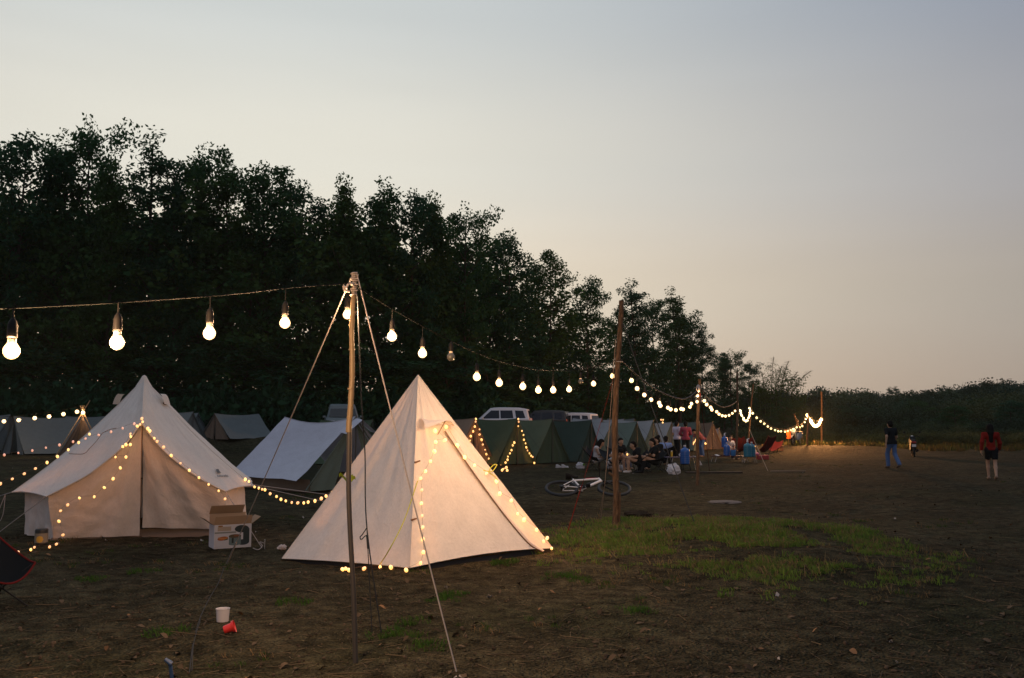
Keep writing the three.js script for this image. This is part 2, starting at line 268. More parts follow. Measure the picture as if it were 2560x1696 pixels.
// a tree 1 m high per unit H = 18: trunk with limbs, crown of leaf clumps at their ends
function treeKind(seed, o) {
  const r = rng(seed), H = 18, wood = [], leaves = [];
  const lean = [(r() - .5) * .5, (r() - .5) * .5], spine = (t) => V(lean[0] * t * t * 2 + Math.sin(t * 5 + seed) * .12, t * H, lean[1] * t * t * 2 + Math.cos(t * 4 + seed) * .12);
  const N = 8; for (let i = 0; i < N; i++) wood.push(limb(spine(i / N * .93), spine((i + 1) / N * .93), .17 * (1 - i / N * .85), .17 * (1 - (i + 1) / N * .85), 6, false));
  const bend = (t) => o.profile(t);
  for (let i = 0; i < o.limbs; i++) {
    const t = o.low + (1 - o.low) * Math.pow((i + r() * .7) / o.limbs, .9), base = spine(t * .9), a = i * 2.4 + r() * 1.2, reach = bend((t - o.low) / (1 - o.low)) * (.45 + .7 * r());
    const tip = base.clone().add(V(Math.cos(a) * reach, reach * (.35 + .4 * r()), Math.sin(a) * reach)); tip.y = Math.min(tip.y, H * .985);
    const mid = lerp3(base, tip, .5).add(V(0, reach * .1, 0));
    wood.push(limb(base, mid, .05, .035, 4, false), limb(mid, tip, .035, .015, 4, false));
    const K = o.clumps; for (let k = 0; k < K; k++) { const c = lerp3(base, tip, .45 + .6 * (k + r() * .6) / K).add(V((r() - .5) * o.rad, (r() - .4) * o.rad, (r() - .5) * o.rad)); leafCloud(r, leaves, c, o.rad * (.55 + .6 * r()), Math.round(o.per * (.6 + .7 * r())), o.len, o.wid); }
  }
  leafCloud(r, leaves, spine(.95), o.rad * .8, o.per, o.len, o.wid, 1.3); leafCloud(r, leaves, spine(.86), o.rad * 1.1, o.per, o.len, o.wid);
  return [merged(wood), leafGeo(leaves)];
}
const leafMat = [leafy(.028, .084, .028), leafy(.024, .076, .034), leafy(.042, .092, .024)];
const broad = (t) => 3.3 * Math.sqrt(Math.max(0, 1 - Math.pow(Math.abs(t * 1.25 - .45), 2.2)) + .04), slim = (t) => 1.5 * (1.15 - t) * (.5 + t) + .35, cone = (t) => 2.7 * (1.08 - t) + .3;
const KINDS = {
  broad: [1, 2, 3, 4].map((k) => treeKind(100 + k, { low: .14, limbs: 32, clumps: 4, per: 84, rad: .85, len: .25, wid: .075, profile: broad })),
  slim: [1, 2, 3].map((k) => treeKind(200 + k, { low: .25, limbs: 26, clumps: 3, per: 80, rad: .62, len: .24, wid: .055, profile: slim })),
  cone: [1, 2, 3].map((k) => treeKind(300 + k, { low: .14, limbs: 32, clumps: 4, per: 78, rad: .76, len: .25, wid: .07, profile: cone })),
  fill: [1, 2, 3, 4].map((k) => treeKind(400 + k, { low: .2, limbs: 28, clumps: 3, per: 27, rad: 1.05, len: .42, wid: .15, profile: broad })),
};
const treeProto = new Map(); let treeCount = 0;
function tree(kind, u, top, depth, label, wide = 1, group, name = 'tree') {
  const list = KINDS[kind], k = treeCount++ % list.length, key = kind + k + (treeCount % 3), b = foot(u, depth);
  b.y -= .05;
  const h = (at(u, top, depth).y - b.y) / 18;
  let o;
  if (treeProto.has(key)) { o = treeProto.get(key).clone(); o.name = numbered(name); scene.add(o); }
  else { o = thing(name, '', ''); obj('trunk', list[k][0], M.trunk, o); obj('crown', list[k][1], leafMat[treeCount % 3], o); treeProto.set(key, o); }
  o.position.copy(b); o.rotation.y = treeCount * 2.1; if (kind === 'broad' || kind === 'cone') wide *= 1.06;
  o.scale.set(h * wide, h, h * wide); o.userData = {};
  return tag(o, label, 'tree', group);
}
for (const a of [
  ['broad', 25, 325, 66, 'leftmost dark tree of the wood, with an open airy top', 1],
  ['slim', 128, 300, 67, 'slender tree rising above the wood at far left, thinner of the close pair', 1],
  ['broad', 205, 288, 68, 'tallest rounded tree top of the wood, at far left beside a thin one', .75],
  ['slim', 365, 310, 66, 'slender thin topped tree standing alone above the wood, behind the white bell tent', 1.3],
  ['cone', 265, 385, 65, 'dark tree in the low dip between the tall rounded top and the slender one', .9],
  ['broad', 485, 350, 69, 'dark tree with a flat tufted top right of the slender tree', .8],
  ['cone', 425, 395, 66, 'narrow dark tree just right of the slender thin topped tree', .8],
  ['broad', 575, 395, 68, 'dense rounded tree of the wood above the hanging bulbs on the left', .95],
  ['broad', 660, 400, 68, 'dense dark tree with a broad level top left of the tall bulb pole', .95],
  ['broad', 745, 440, 69, 'dark leafy tree with a lower top left of the tall bulb pole', .9],
  ['cone', 858, 425, 69, 'pointed tree top rising above the tall bulb pole', .9],
  ['cone', 940, 435, 70, 'pointed leafy tree right of the tall bulb pole', 1.0],
  ['broad', 1030, 472, 71, 'tree with a ragged double top left of the cream tent tip', .85],
  ['cone', 1085, 470, 72, 'pointed tree behind the tip of the cream pyramid tent', .9],
  ['broad', 1165, 505, 73, 'sloping shouldered dark tree right of the cream tent tip', .85],
  ['broad', 1270, 562, 77, 'round shouldered dark tree above the sagging bulb string', .95],
  ['broad', 1375, 620, 82, 'tree with a feathery right edge above the sagging bulb string', .95],
  ['broad', 1470, 685, 86, 'small round topped tree left of the rough wooden pole', .9],
  ['slim', 1590, 690, 95, 'tree with sparse branches sticking up right of the rough wooden pole', 1.6],
  ['slim', 1700, 708, 104, 'tree with open tufted branches near the end of the wood', 1.5],
  ['broad', 1640, 745, 100, 'dense dark tree near the end of the wood', 1.0],
  ['broad', 1735, 800, 108, 'last sloping tree at the right end of the tall wood', .9],
  ['broad', 1565, 770, 98, 'dense tree directly right of the rough wooden pole top', 1.2],
  ['broad', 1690, 770, 107, 'dense leafy tree below the open tufted branches at the end of the wood', 1.2],
  ['broad', 1760, 850, 112, 'lowest sloping tree closing the right end of the wood', 1.2],
  ['cone', 1812, 885, 127, 'dark tree forming the left half of the separate rounded tree', 1.5],
  ['broad', 1830, 872, 125, 'separate small rounded tree right of the wood, behind the lit poles', 1.15],
  ['broad', 1870, 900, 128, 'low dark tree beside the separate rounded tree', 1.1],
]) tree(...a);
{
  const r = rng(31);
  // the rest of the wood, filling in behind and between
  const topAt = (u) => { const T = [[-200, 380], [60, 400], [250, 420], [420, 440], [700, 440], [900, 470], [1100, 520], [1250, 600], [1400, 690], [1550, 780], [1700, 800], [1760, 880]]; for (let i = 1; i < T.length; i++) if (u <= T[i][0]) return mix(T[i - 1][1], T[i][1], (u - T[i - 1][0]) / (T[i][0] - T[i - 1][0])); return 890; };
  for (let i = 0; i < 46; i++) { const u = -120 + i * 41 + (r() - .5) * 26; tree('fill', u, topAt(u) + 40 + r() * 130, edge(u) * (1.0 + .05 * (i % 3)) + r() * 2, 'dense dark tree inside the wood behind the camp', 1.05 + .45 * r(), 'trees massed inside the wood'); }
  for (let i = 0; i < 22; i++) { const u = -150 + i * 86 + (r() - .5) * 40; if (u > 120 && u < 1050) continue; tree('fill', u, topAt(u) + 90 + r() * 120, edge(u) * 1.22 + r() * 6, 'dense dark tree inside the wood behind the camp', 1.1 + .4 * r(), 'trees massed inside the wood'); }
  for (let i = 0; i < 24; i++) { const u = -150 + i * 80 + (r() - .5) * 40; tree('fill', u, 850 + r() * 80 + Math.max(0, u - 1150) * .1, edge(u) * .985 + r() * 1.5, 'low bushy young tree along the foot of the wood', 2.6 + .8 * r(), 'young trees along the foot of the wood'); }
  // undergrowth
  const bush = []; const rb = rng(8); for (let k = 0; k < 7; k++) leafCloud(rb, bush, V((rb() - .5) * 1.5, .5 + rb() * .7, (rb() - .5) * 1.5), .75, 70, .26, .07);
  const bg = leafGeo(bush), bm = [];
  for (let i = 0; i < 480; i++) { const u = -250 + r() * 2250, d = edge(u) * (.955 + .12 * r()) , x = xAt(u, d), z = -d, s = 1.0 + 1.1 * r(); bm.push(MAT(V(x, height(x, z) - .2, z), EUL(0, r() * 6, 0), V(s, s * (.8 + .5 * r()), s))); }
  tag(scatter('undergrowth', bg, leafMat[1], bm), 'dark undergrowth at the foot of the wood');
  const wb = [], rw = rng(18); for (let k = 0; k < 11; k++) leafCloud(rw, wb, V((rw() - .5) * 1.7, .45 + rw() * .9, (rw() - .5) * 1.7), .42 + .2 * rw(), 150, .11, .04);
  const wg = leafGeo(wb);
  // scrub and far woods on the right, reading as one mass
  const sm = [], sc = [];
  for (let i = 0; i < 1900; i++) {
    const u = 1860 + r() * 1100, t = r(), d = 70 + 250 * t * t + Math.max(0, 2100 - u) * .05, x = xAt(u, d), z = -d, s = (.5 + 1.9 * Math.pow(r(), 2.2) * smooth(d, 68, 150)) * (1 + d / 300);
    if (Math.abs(x - 18.3) < 7 && d < 72) continue;
    sm.push(MAT(V(x, height(x, z) - .3, z), EUL(0, r() * 6, 0), V(s * 1.15, s * (.75 + .5 * r()), s * 1.15))); const k = .35 + .8 * r(), y = Math.pow(fbm(x * .07 + 30, z * .05, 2), 2);
    sc.push(new THREE.Color().setRGB(k * (.026 + .11 * y), k * (.062 + .06 * y), k * .034));
  }
  tag(scatter('scrub', wg, leafy(1, 1, 1, .3), sm, sc), 'dark green scrub covering the low slope beyond the field');
  const fm = [], fc = [];
  for (let i = 0; i < 700; i++) { const u = 1800 + r() * 1200, d = 300 + r() * 60, x = xAt(u, d), z = -d, s = 1.7 + 3.4 * Math.pow(r(), 3); fm.push(MAT(V(x, height(x, z) - .5, z), EUL(0, r() * 6, 0), V(s * 1.1, s * (.9 + .5 * r()), s * 1.1))); fc.push(new THREE.Color().setRGB(.016, .042, .030)); }
  tag(scatter('far_wood', wg, leafy(1, 1, 1, .3), fm, fc), 'far dark wood on the horizon at right');
  tree('slim', 2228, 966, 300, 'left one of two small trees standing up from the far horizon wood', 2.2); tree('slim', 2245, 964, 300, 'right one of two small trees standing up from the far horizon wood', 2.2);
  tree('broad', 2050, 972, 290, 'dark round tree on the far horizon behind the last lit pole', 1.8); tree('broad', 2170, 978, 290, 'low dark tree on the far horizon left of the person in jeans', 1.6);
  for (const [u, top, d, w, l] of [[2130, 1012, 110, 2.4, 'rounded yellow green bush behind the person in jeans'], [2300, 1000, 120, 2.6, 'rounded scrub tree right of the person in jeans'], [2390, 1012, 100, 2.8, 'light green dome shaped bush left of the person in red'], [2530, 1000, 110, 2.6, 'scrub tree at the right edge of the picture'], [2450, 995, 140, 2.6, 'dark scrub tree above the person in red'], [1960, 1000, 100, 2.2, 'dark bush behind the glowing bulbs at the last pole']]) tree('broad', u, top, d, l, w, undefined, 'shrub');
  // feathery bamboo
  const bam = thing('bamboo_clump', 'bamboo clump with feathery bare tips right of the wood', 'bamboo', foot(1925, 118)), L = own(bam), canes = [], twigs = [], fol = [], rr = rng(61);
  for (const [u, v, bu] of [[1935, 893, 1925], [1972, 903, 1945], [1995, 930, 1950], [2028, 928, 1955], [1905, 930, 1915], [1955, 915, 1938], [1890, 950, 1905]]) {
    const a = foot(bu, 118), tip = at(u, v, 118), mid = lerp3(a, tip, .6).add(V((bu - u) * .02, 1.6, 0)), c = new THREE.QuadraticBezierCurve3(L(a), L(mid), L(tip));
    canes.push(new THREE.TubeGeometry(c, 10, .035, 4));
    for (let i = 0; i < 24; i++) { const t = .5 + .5 * i / 24, p = c.getPoint(t); for (let k = 0; k < 3; k++) { const q = p.clone().add(V((rr() - .5) * 2.6, (rr() - .2) * .9, (rr() - .5) * 2.6).multiplyScalar(1.15 - t * .7)); twigs.push(limb(p, q, .012, .006, 3, false)); if (t < .8) leafCloud(rr, fol, q, .4, 5, .35, .04); } }
  }
  for (let i = 0; i < 46; i++) leafCloud(rr, fol, L(at(1885 + rr() * 120, 952 + rr() * 110, 118 + (rr() - .5) * 3)), 1.0, 60, .4, .06);
  obj('cane', canes, plain(.09, .1, .04), bam); obj('twig', twigs, plain(.13, .1, .06, .9), bam); obj('foliage', leafGeo(fol), leafy(.05, .095, .02), bam);
}

// ------------------------------------------------------------------ lamps on strings
const fairyBulb = new THREE.SphereGeometry(.0185, 8, 6).scale(1, 1.25, 1);
const fairyRnd = rng(909);
function lampAt(p, I, color, parent, soft = 1) { const l = new THREE.PointLight(color, I); l.position.copy(p); l.castShadow = true; l.shadow.radius = soft; parent.add(l); return l; }
// pts: world points of the bulbs in order; wirePts: optional course of the wire
function fairyString(label, group, pts, o = {}) {
  const s = thing('fairy_light_string', label, 'string lights', pts[0].clone(), 0, group), L = own(s), P = pts.map(L);
  const runs = []; let run = [];
  for (let i = 0; i < P.length; i++) { if (run.length && P[i].distanceTo(P[i - 1]) > (o.gap ?? .8)) { runs.push(run); run = []; } run.push(P[i].clone().add(V(0, .022 * (o.size ?? 1), 0))); }
  runs.push(run);
  obj('wire', runs.filter((q) => q.length > 1).map((q) => tube(q, o.wire ?? .0014, q.length * 3, 4, .3)), o.wireMat ?? M.fairyWire, s);
  for (const p of P) {
    const q = fairyRnd(), b = obj('bulb', fairyBulb, o.mat ?? (q < .3 ? M.fairySoft : M.fairy), s); b.position.copy(p); b.scale.setScalar((o.size ?? 1) * (.8 + .45 * fairyRnd())); b.rotation.set(q * 2 - 1, q * 6, q - .5);
    if (o.I) lampAt(p, o.I, AMBER, s, .7);
  }
  return s;
}
const bulbGlobe = lathe([[.0005, -.032], [.012, -.029], [.022, -.022], [.029, -.010], [.0305, 0], [.029, .010], [.023, .021], [.0165, .030]], 18);
const bulbNeck = lathe([[.0165, .030], [.016, .046], [.0145, .052], [.002, .052]], 14);
function socketGeo(drop) { return [lathe([[.002, .050], [.0185, .050], [.0195, .058], [.0185, .100], [.013, .116], [.005, .128], [.001, .128]], 14), limb(V(0, .126, 0), V(0, drop, 0), .0035, .0035, 5)]; }
// one hanging string: bulbs given as [world point of the bulb, drop from the wire, state]
function bulbString(label, group, course, bulbs, o = {}) {
  const s = thing('bulb_string', label, 'string lights', course[0].clone(), 0, group), L = own(s);
  const C = course.map(L); obj('cable', [tube(C, o.cable ?? .0038, C.length * 4, 5)], M.wire, s);
  if (o.rope) obj('support_rope', [tube(C.map((p) => p.clone().add(V(0, .014, 0))), .005, C.length * 4, 4)], M.rope, s);
  for (const [p, drop, state] of bulbs) {
    const k = obj('socket', o.far ? [limb(V(0, .05, 0), V(0, drop, 0), .012, .006, 5)] : socketGeo(drop), M.socket, s); k.position.copy(L(p));
    if (state === 'empty') continue;
    const b = obj('bulb', bulbGlobe, o.mat && state !== "off" ? o.mat : state === "hot" ? M.bulbHot : state === 'off' ? M.bulbOff : M.bulb, k);
    if (!o.far) obj('bulb_neck', bulbNeck, M.bulbCap, k);
    if (o.size) b.scale.setScalar(o.size);
    if (state !== 'off') lampAt(V(0, 0, 0), (o.I ?? BULB_I) * (state === 'hot' ? 2.5 : 1), o.color ?? WARM, k, 1.4);
  }
  return s;
}

// ------------------------------------------------------------------ cream pyramid tent
const P_APEX = at(1045, 938, 11.62);
{
  const A = P_APEX, base = [gnd(705, 1403), gnd(1025, 1427), gnd(1381, 1381), foot(1330, 13.3), foot(800, 13.1)];
  base.forEach((b, i) => { b.y += i === 2 ? .05 : .03; });
  const T = thing('pyramid_tent', 'cream canvas pyramid tent edged with fairy lights, in front of the tall bulb pole', 'tent', V(A.x, height(A.x, A.z), A.z)), L = own(T), a = L(A), b = base.map(L);
  const fold = (p, t, s, seed) => {           // tension folds running down from the tip and up from the corners
    const w = Math.sin((t * 23 + seed) + 2 * fbm(t * 6 + seed, s * 2, 2)) * .35 + Math.sin(t * 41 + seed * 3) * .2;
    return w * .040 * Math.pow(1 - Math.abs(s * 2 - 1) * .55, 1) * (.25 + Math.pow(Math.abs(t - .5) * 2, 1.5)) + (fbm(t * 9 + seed, s * 9, 3) - .5) * .011 * Math.min(1, s * 6) ;
  };
  const face = (i, j, seed, belly = .075) => {
    const p = b[i], q = b[j], n = q.clone().sub(p).cross(a.clone().sub(p)).normalize(); if (n.dot(V(p.x + q.x, 0, p.z + q.z)) < 0) n.negate();
    return patch(60, 60, (t, s) => {
      const low = lerp3(p, q, t); low.y += .045 * 4 * t * (1 - t) * (seed === 2 ? 1 : .3);
      const x = lerp3(a, low, s), bend = -belly * 4 * t * (1 - t) * s * Math.max(0, 1.1 - s) * 1.2;
      return x.addScaledVector(n, bend + fold(x, t, s, seed) * Math.min(1, 5 * t * (1 - t) + .08) * smooth(s, 0, .1));
    }, 2.2, 2.6);
  };
  const edgeN = (i, j) => b[j].clone().sub(b[i]).cross(a.clone().sub(b[i])).normalize();
  obj('canopy', [face(0, 1, 1), face(1, 2, 2), face(2, 3, 3), face(3, 4, 4), face(4, 0, 5)], M.cream, T);
  // seams along the edges, hem and groundsheet
  const hemPts = []; for (const [i, j] of [[0, 1], [1, 2], [2, 3], [3, 4], [4, 0]]) for (let k = 0; k < 6; k++) { const t = k / 6, p = lerp3(b[i], b[j], t); p.y += .045 * 4 * t * (1 - t) * (i === 1 ? 1 : .3); hemPts.push(p); }
  hemPts.push(hemPts[0].clone());
  obj('hem', [tube(hemPts, .006, 200, 5, .1)], M.cream, T);
  for (const i of [0, 1, 2]) obj('edge_seam', [tube([a, lerp3(a, b[i], .5).add(V(0, -.005, .004)), b[i]], .0065, 20, 5)], M.cream, T);
  const cen = b.reduce((s, p) => s.add(p), V(0, 0, 0)).multiplyScalar(.2);
  const gs = b.map((p) => lerp3(p, cen, .005).setY(p.y - .028)), sheetP = [];
  obj('groundsheet', [patch(1, 40, (t, s) => { const k = s * 5, i = Math.min(4, Math.floor(k)), p = lerp3(gs[i], gs[(i + 1) % 5], k - i), q = p.clone(); q.y += t ? .035 : -.06; return lerp3(q, cen, t ? .03 : .0).setY(q.y); })], M.groundsheet, T);
  // the door flap's edge: a dark zip running down the right face
  const nR = edgeN(1, 2); if (nR.dot(V(0, 0, 1)) < 0) nR.negate();
  const on = (u, v, off = .02) => L(plane(u, v, base[1], nR).addScaledVector(nR, off));
  const zip = [[1111, 1079], [1150, 1137], [1200, 1208], [1262, 1292], [1320, 1360], [1355, 1381]].map(([u, v]) => on(u, v, .012));
  obj('zip', [tube(zip, .0075, 40, 5)], M.seam, T);
  obj('zip_flap', [patch(24, 3, (t, s) => { const p = curveAt(zip, t), q = curveAt([[1117, 1075], [1157, 1133], [1208, 1205], [1270, 1288], [1327, 1354], [1360, 1377]].map(([u, v]) => on(u, v, .006)), t); return lerp3(p, q, s).addScaledVector(nR, .012 * Math.sin(s * 3.1)); }, 2, .1)], M.cream, T);
  // the little awning over the vent
  const aw = [[1050, 1081], [1078, 1072], [1100, 1064], [1112, 1066], [1122, 1075], [1137, 1079]];
  obj('vent_awning', [patch(24, 6, (t, s) => { const top = on(mix(1052, 1132, t), mix(1046, 1066, t) , .004), low = curveAt(aw.map(([u, v]) => on(u, v, .10 + .05 * Math.sin(t * 3.14))), t); return lerp3(top, low, s).addScaledVector(nR, .03 * Math.sin(s * 3.14)); }, .5, .2)], M.cream, T);
  obj('awning_strut', [limb(on(1093, 1088, .01), on(1099, 1064, .13), .006)], M.bamboo, T);
  for (const [u, v] of [[1043, 1158], [1034, 1302]]) obj('toggle', [limb(on(u - 8, v, .015), on(u + 4, v - 3, .03), .012, .009)], M.seam, T);
  // yellow guy cord, knots, and pole
  const yl = [L(at(1044, 1203, 10.55)), L(at(1010, 1302, 10.25)), L(at(970, 1380, 10.05)), L(gnd(945, 1418))];
  obj('guy_rope', [tube(yl, .006, 24, 5)], M.ropeYellow, T);
  obj('guy_rope', [tube([on(1206, 1178, .02), on(1222, 1184, .06), on(1232, 1170, .08), on(1226, 1168, .07), on(1216, 1184, .06), on(1232, 1196, .05), on(1238, 1206, .05)], .006, 40, 5)], M.ropeYellow, T);
  obj('peg', [limb(L(gnd(1362, 1372)).add(V(0, -.05, 0)), L(gnd(1362, 1372)).add(V(.0, .15, 0)), .011, .014)], plain(.5, .62, .03, .4), T);
  obj('ribbon', [0, 1, 2, 3, 4, 5].map((k) => { const c = L(at(853 + k * 6, 1190 + (k % 3) * 4, 11.0)); return patch(3, 2, (t, s) => c.clone().add(V((t - .5) * .05, .02 * Math.sin(t * 4 + k), (s - .5) * .03)).add(V(0, (s - .5) * .04, 0))); }), plain(.3, .42, .03, .7), T);
  obj('tent_pole', [limb(cen.clone(), a.clone().add(V(0, -.03, 0)), .016)], M.steel, T);
  // lights: down the front edge, down the door flap, along the hem
  const nL = base[1].clone().sub(base[0]).cross(A.clone().sub(base[0])).normalize(); if (nL.dot(V(0, 0, 1)) < 0) nL.negate();
  const W = (u, v, off = .03) => plane(u, v, base[1], nR).addScaledVector(nR, off);
  fairyString('fairy lights running down the front edge of the cream pyramid tent to its hem', undefined,
    [...[[1085, 1080], [1109, 1103], [1086, 1108], [1083, 1131], [1073, 1156], [1060, 1181], [1048, 1199], [1051, 1228], [1050, 1261], [1052, 1292], [1053, 1321], [1054, 1351], [1055, 1383], [1048, 1410]].map(([u, v]) => W(u, v)),
      ...[[1015, 1429], [977, 1422], [950, 1421], [910, 1425], [872, 1429], [864, 1425], [856, 1427]].map(([u, v]) => gnd(u, v + 4).add(V(0, .03, 0)))], { I: FAIRY_I });
  fairyString('fairy lights down the right hand edge of the cream pyramid tent to its corner', undefined,
    [[1112, 1070], [1140, 1116], [1158, 1146], [1183, 1166], [1213, 1186], [1238, 1206], [1246, 1237], [1275, 1254], [1291, 1287], [1307, 1302], [1338, 1327], [1362, 1349], [1353, 1357], [1373, 1375]].map(([u, v], i) => W(u, v, i > 10 ? .05 : .03)), { I: FAIRY_I * 1.5 });
  // the same string going on up the back edge, glowing through the cloth
  const back = []; for (let k = 0; k < 13; k++) { const e0 = lerp3(base[0], A, .2 + k * .055); back.push(lerp3(e0, lerp3(base[1], A, .2 + k * .055), .10).addScaledVector(nL, -.07)); }
  fairyString('fairy lights behind the left edge of the cream pyramid tent, shining through the cloth', undefined, back, { I: FAIRY_I * 1.3 });
}

// ------------------------------------------------------------------ white bell tent
const bell = {};
{
  const A = at(360, 946, 14.7), gy = height(A.x, A.z);
  const E = [at(30, 1231, 13.7), at(115, 1242, 12.8), at(563, 1229, 13.5), at(634, 1216, 14.6), V(-4.55, .66, -16.3), V(-6.2, .66, -16.7), V(-7.55, .64, -15.5)], D = at(353, 1058, 13.12);
  const T = thing('bell_tent', 'white canvas bell tent with fairy lights around its closed door, at left', 'tent', V(A.x, gy, A.z)), L = own(T), a = L(A), e = E.map(L), d = L(D);
  const wl = [[115, 1242], [159, 1220], [223, 1185], [287, 1135], [319, 1104], [353, 1058]], wr = [[353, 1058], [383, 1098], [415, 1133], [462, 1171], [510, 1203], [563, 1229]];
  const dep = (u) => u < 353 ? mix(12.8, 13.12, (u - 115) / 238) : mix(13.12, 13.5, (u - 353) / 210);
  const curveL = wl.map(([u, v]) => L(at(u, v, dep(u)))), curveR = wr.map(([u, v]) => L(at(u, v, dep(u))));
  const roof = (pts, seed, drop = .1) => patch(36, 36, (t, s) => {
    const q = curveAt(pts, t), p = lerp3(a, q, s); p.y -= drop * 4 * s * (1 - s) * (.5 + .5 * Math.abs(t * 2 - 1)) ;
    const f = (fbm(t * 7 + seed, s * 5, 3) - .5) * .03 + Math.sin(t * 17 + seed + s * 2) * .007 * s;
    return p.add(V(p.x * .3, .7, p.z * .3 + .3).normalize().multiplyScalar(f * Math.min(1, s * 4) * Math.min(1, 8 * t * (1 - t) + .2)));
  }, 1.6, 2.2);
  const lin = (p, q) => { const o = [], droop = .045; for (let i = 0; i <= 8; i++) { const t = i / 8, x = lerp3(p, q, t); x.y += droop * 4 * t * (1 - t) * .6; o.push(x); } return o; };
  obj('roof', [roof(lin(e[0], e[1]), 1), roof(curveL, 2, .05), roof(curveR, 3, .05), roof(lin(e[2], e[3]), 4), roof(lin(e[3], e[4]), 5), roof(lin(e[4], e[5]), 6), roof(lin(e[5], e[6]), 7), roof(lin(e[6], e[0]), 8)], M.bell, T);
  obj('cap', [lathe([[.004, .05], [.03, .035], [.075, -.05], [.125, -.13]], 12).translate(a.x, a.y, a.z)], M.bell, T);
  for (const i of [0, 1, 2, 3]) obj('seam', [tube([a, ...[.25, .5, .75].map((s) => { const p = lerp3(a, e[i], s); p.y -= .1 * 4 * s * (1 - s) - .006; return p; }), e[i]], .005, 24, 4)], M.bell, T);
  obj('seam', [tube([a, lerp3(a, d, .5).add(V(0, -.02, .0)), d], .008, 16, 5)], M.bell, T);
  obj('roof_hem', [tube(curveL, .012, 40, 5), tube(curveR, .012, 40, 5), tube(lin(e[0], e[1]), .011, 16, 5), tube(lin(e[2], e[3]), .011, 16, 5), tube(lin(e[6], e[0]), .011, 12, 5)], M.bell, T);
  // vents under small hoods
  const hood = (u, v, sx) => { const c = L(at(u, v, 14.55)); return patch(8, 6, (t, s) => c.clone().add(V(sx * (-.02 + .085 * s + .02 * Math.sin(t * 3.14)), .09 - .16 * s * s, (t - .5) * .24)), .3, .2); };
  obj('vent_hood', [hood(300, 1000, -1)], M.bell, T); obj('vent_hood', [hood(408, 1000, 1)], M.bell, T);
  obj('vent', [ball(.03, L(at(411, 1010, 14.55)), 8)], M.tan, T);
  // walls below the eaves
  const inset = (p, k = .08) => { const q = lerp3(p, V(a.x, p.y, a.z), k); return q; };
  const ground = (u, v) => L(gnd(u, v));
  const wall = (t0, t1, b0, b1, seed, folds = .022) => patch(30, 16, (t, s) => {
    const p = lerp3(lerp3(t0, t1, t), lerp3(b0, b1, t), s), n = b1.clone().sub(b0).cross(V(0, 1, 0)).normalize();
    return p.addScaledVector(n, Math.sin(t * 21 + seed + s * 3) * folds * (.3 + .7 * s) * (.4 + fbm(t * 4 + seed, s * 2, 2)) + (fbm(t * 8, s * 6 + seed, 3) - .5) * .03);
  }, 1.2, .6);
  const g0 = ground(60, 1336), g1 = ground(131, 1352), g2 = ground(560, 1338), g3 = ground(617, 1330);
  const bk = [4, 5, 6].map((i) => { const p = inset(e[i], .1); p.y = -.02; return p; });
  obj('wall', [wall(inset(e[0], .1), inset(e[1], .07), g0, g1, 1)], M.bell, T);
  obj('wall', [wall(inset(e[2], .05), inset(e[3], .08), g2, g3, 2, .012)], M.bellWall, T);
  obj('wall', [wall(inset(e[3], .08), inset(e[4], .1), g3, bk[0], 3), wall(inset(e[4], .1), inset(e[5], .1), bk[0], bk[1], 4), wall(inset(e[5], .1), inset(e[6], .1), bk[1], bk[2], 5), wall(inset(e[6], .1), inset(e[0], .1), bk[2], g0, 6)], M.bellWall, T);
  // the two door panels, closed, with a gap between their feet
  const back = V(0, -.012, -.05);
  const door = (top, foot0, foot1, seed, lift) => patch(44, 30, (t, s) => {
    const up = curveAt(top, t).add(back), dn = lerp3(foot0, foot1, t); dn.y += lift(t);
    const p = lerp3(up, dn, s), k = seed > 1 ? 1 - t : t, ang = seed > 1 ? t * 15 - s * 5 : (1 - t) * 13 - s * 4;
    const f = Math.sin(ang + 2 * fbm(t * 3, s * 2 + seed, 2)) * .03 * (.35 + .65 * fbm(t * 5 + seed, s * 3, 2)) * smooth(s, 0, .3);
    p.z += f + (fbm(t * 9 + seed, s * 9, 3) - .5) * .03; p.x += f * .2; return p;
  }, 1.5, 1.4);
  obj('door_panel', [door(curveL, ground(131, 1351), ground(347, 1344), 1, () => .02)], M.bellWall, T);
  obj('door_panel', [door(curveR, ground(355, 1343), ground(560, 1338), 2, (t) => .13 - .05 * t)], M.bellWall, T);
  obj('mud_flap', [patch(40, 4, (t, s) => { const p = lerp3(lerp3(ground(131, 1350), ground(353, 1341), clamp(t * 2)), ground(560, 1338), clamp(t * 2 - 1)); return p.add(V(0, .10 - .11 * s, -.05 + .16 * s * s + .02 * Math.sin(t * 30))); }, 2.4, .2)], M.tan, T);
  obj('zip', [tube([d.clone().add(V(0, -.05, -.03)), L(at(352, 1200, 13.05)), ground(351, 1338).add(V(0, .02, .0))], .007, 20, 4)], M.seam, T);
  obj('door_pole', [limb(ground(353, 1330).add(V(0, 0, -.08)), d.clone().add(V(0, -.02, -.06)), .014)], M.steel, T);
  // stitched window outline on the left slope and the dark print on the right one
  const nl = curveL[2].clone().sub(a).cross(e[0].clone().sub(a)).normalize(), pl = e[1].clone(); if (nl.y < 0) nl.negate();
  const nA = e[1].clone().sub(a).cross(e[0].clone().sub(a)).normalize(); if (nA.y < 0) nA.negate();
  const onL = (u, v, off) => L(plane(u, v, A, nA).addScaledVector(nA, off));
  obj('window_zip', [tube([[172, 1135], [208, 1135], [224, 1121], [240, 1104], [255, 1084], [262, 1080], [275, 1074], [290, 1071]].map(([u, v]) => onL(u, v, .0)), .0045, 40, 4)], M.seam, T);
  const nB = e[2].clone().sub(a).cross(e[3].clone().sub(a)).normalize(); if (nB.y < 0) nB.negate();
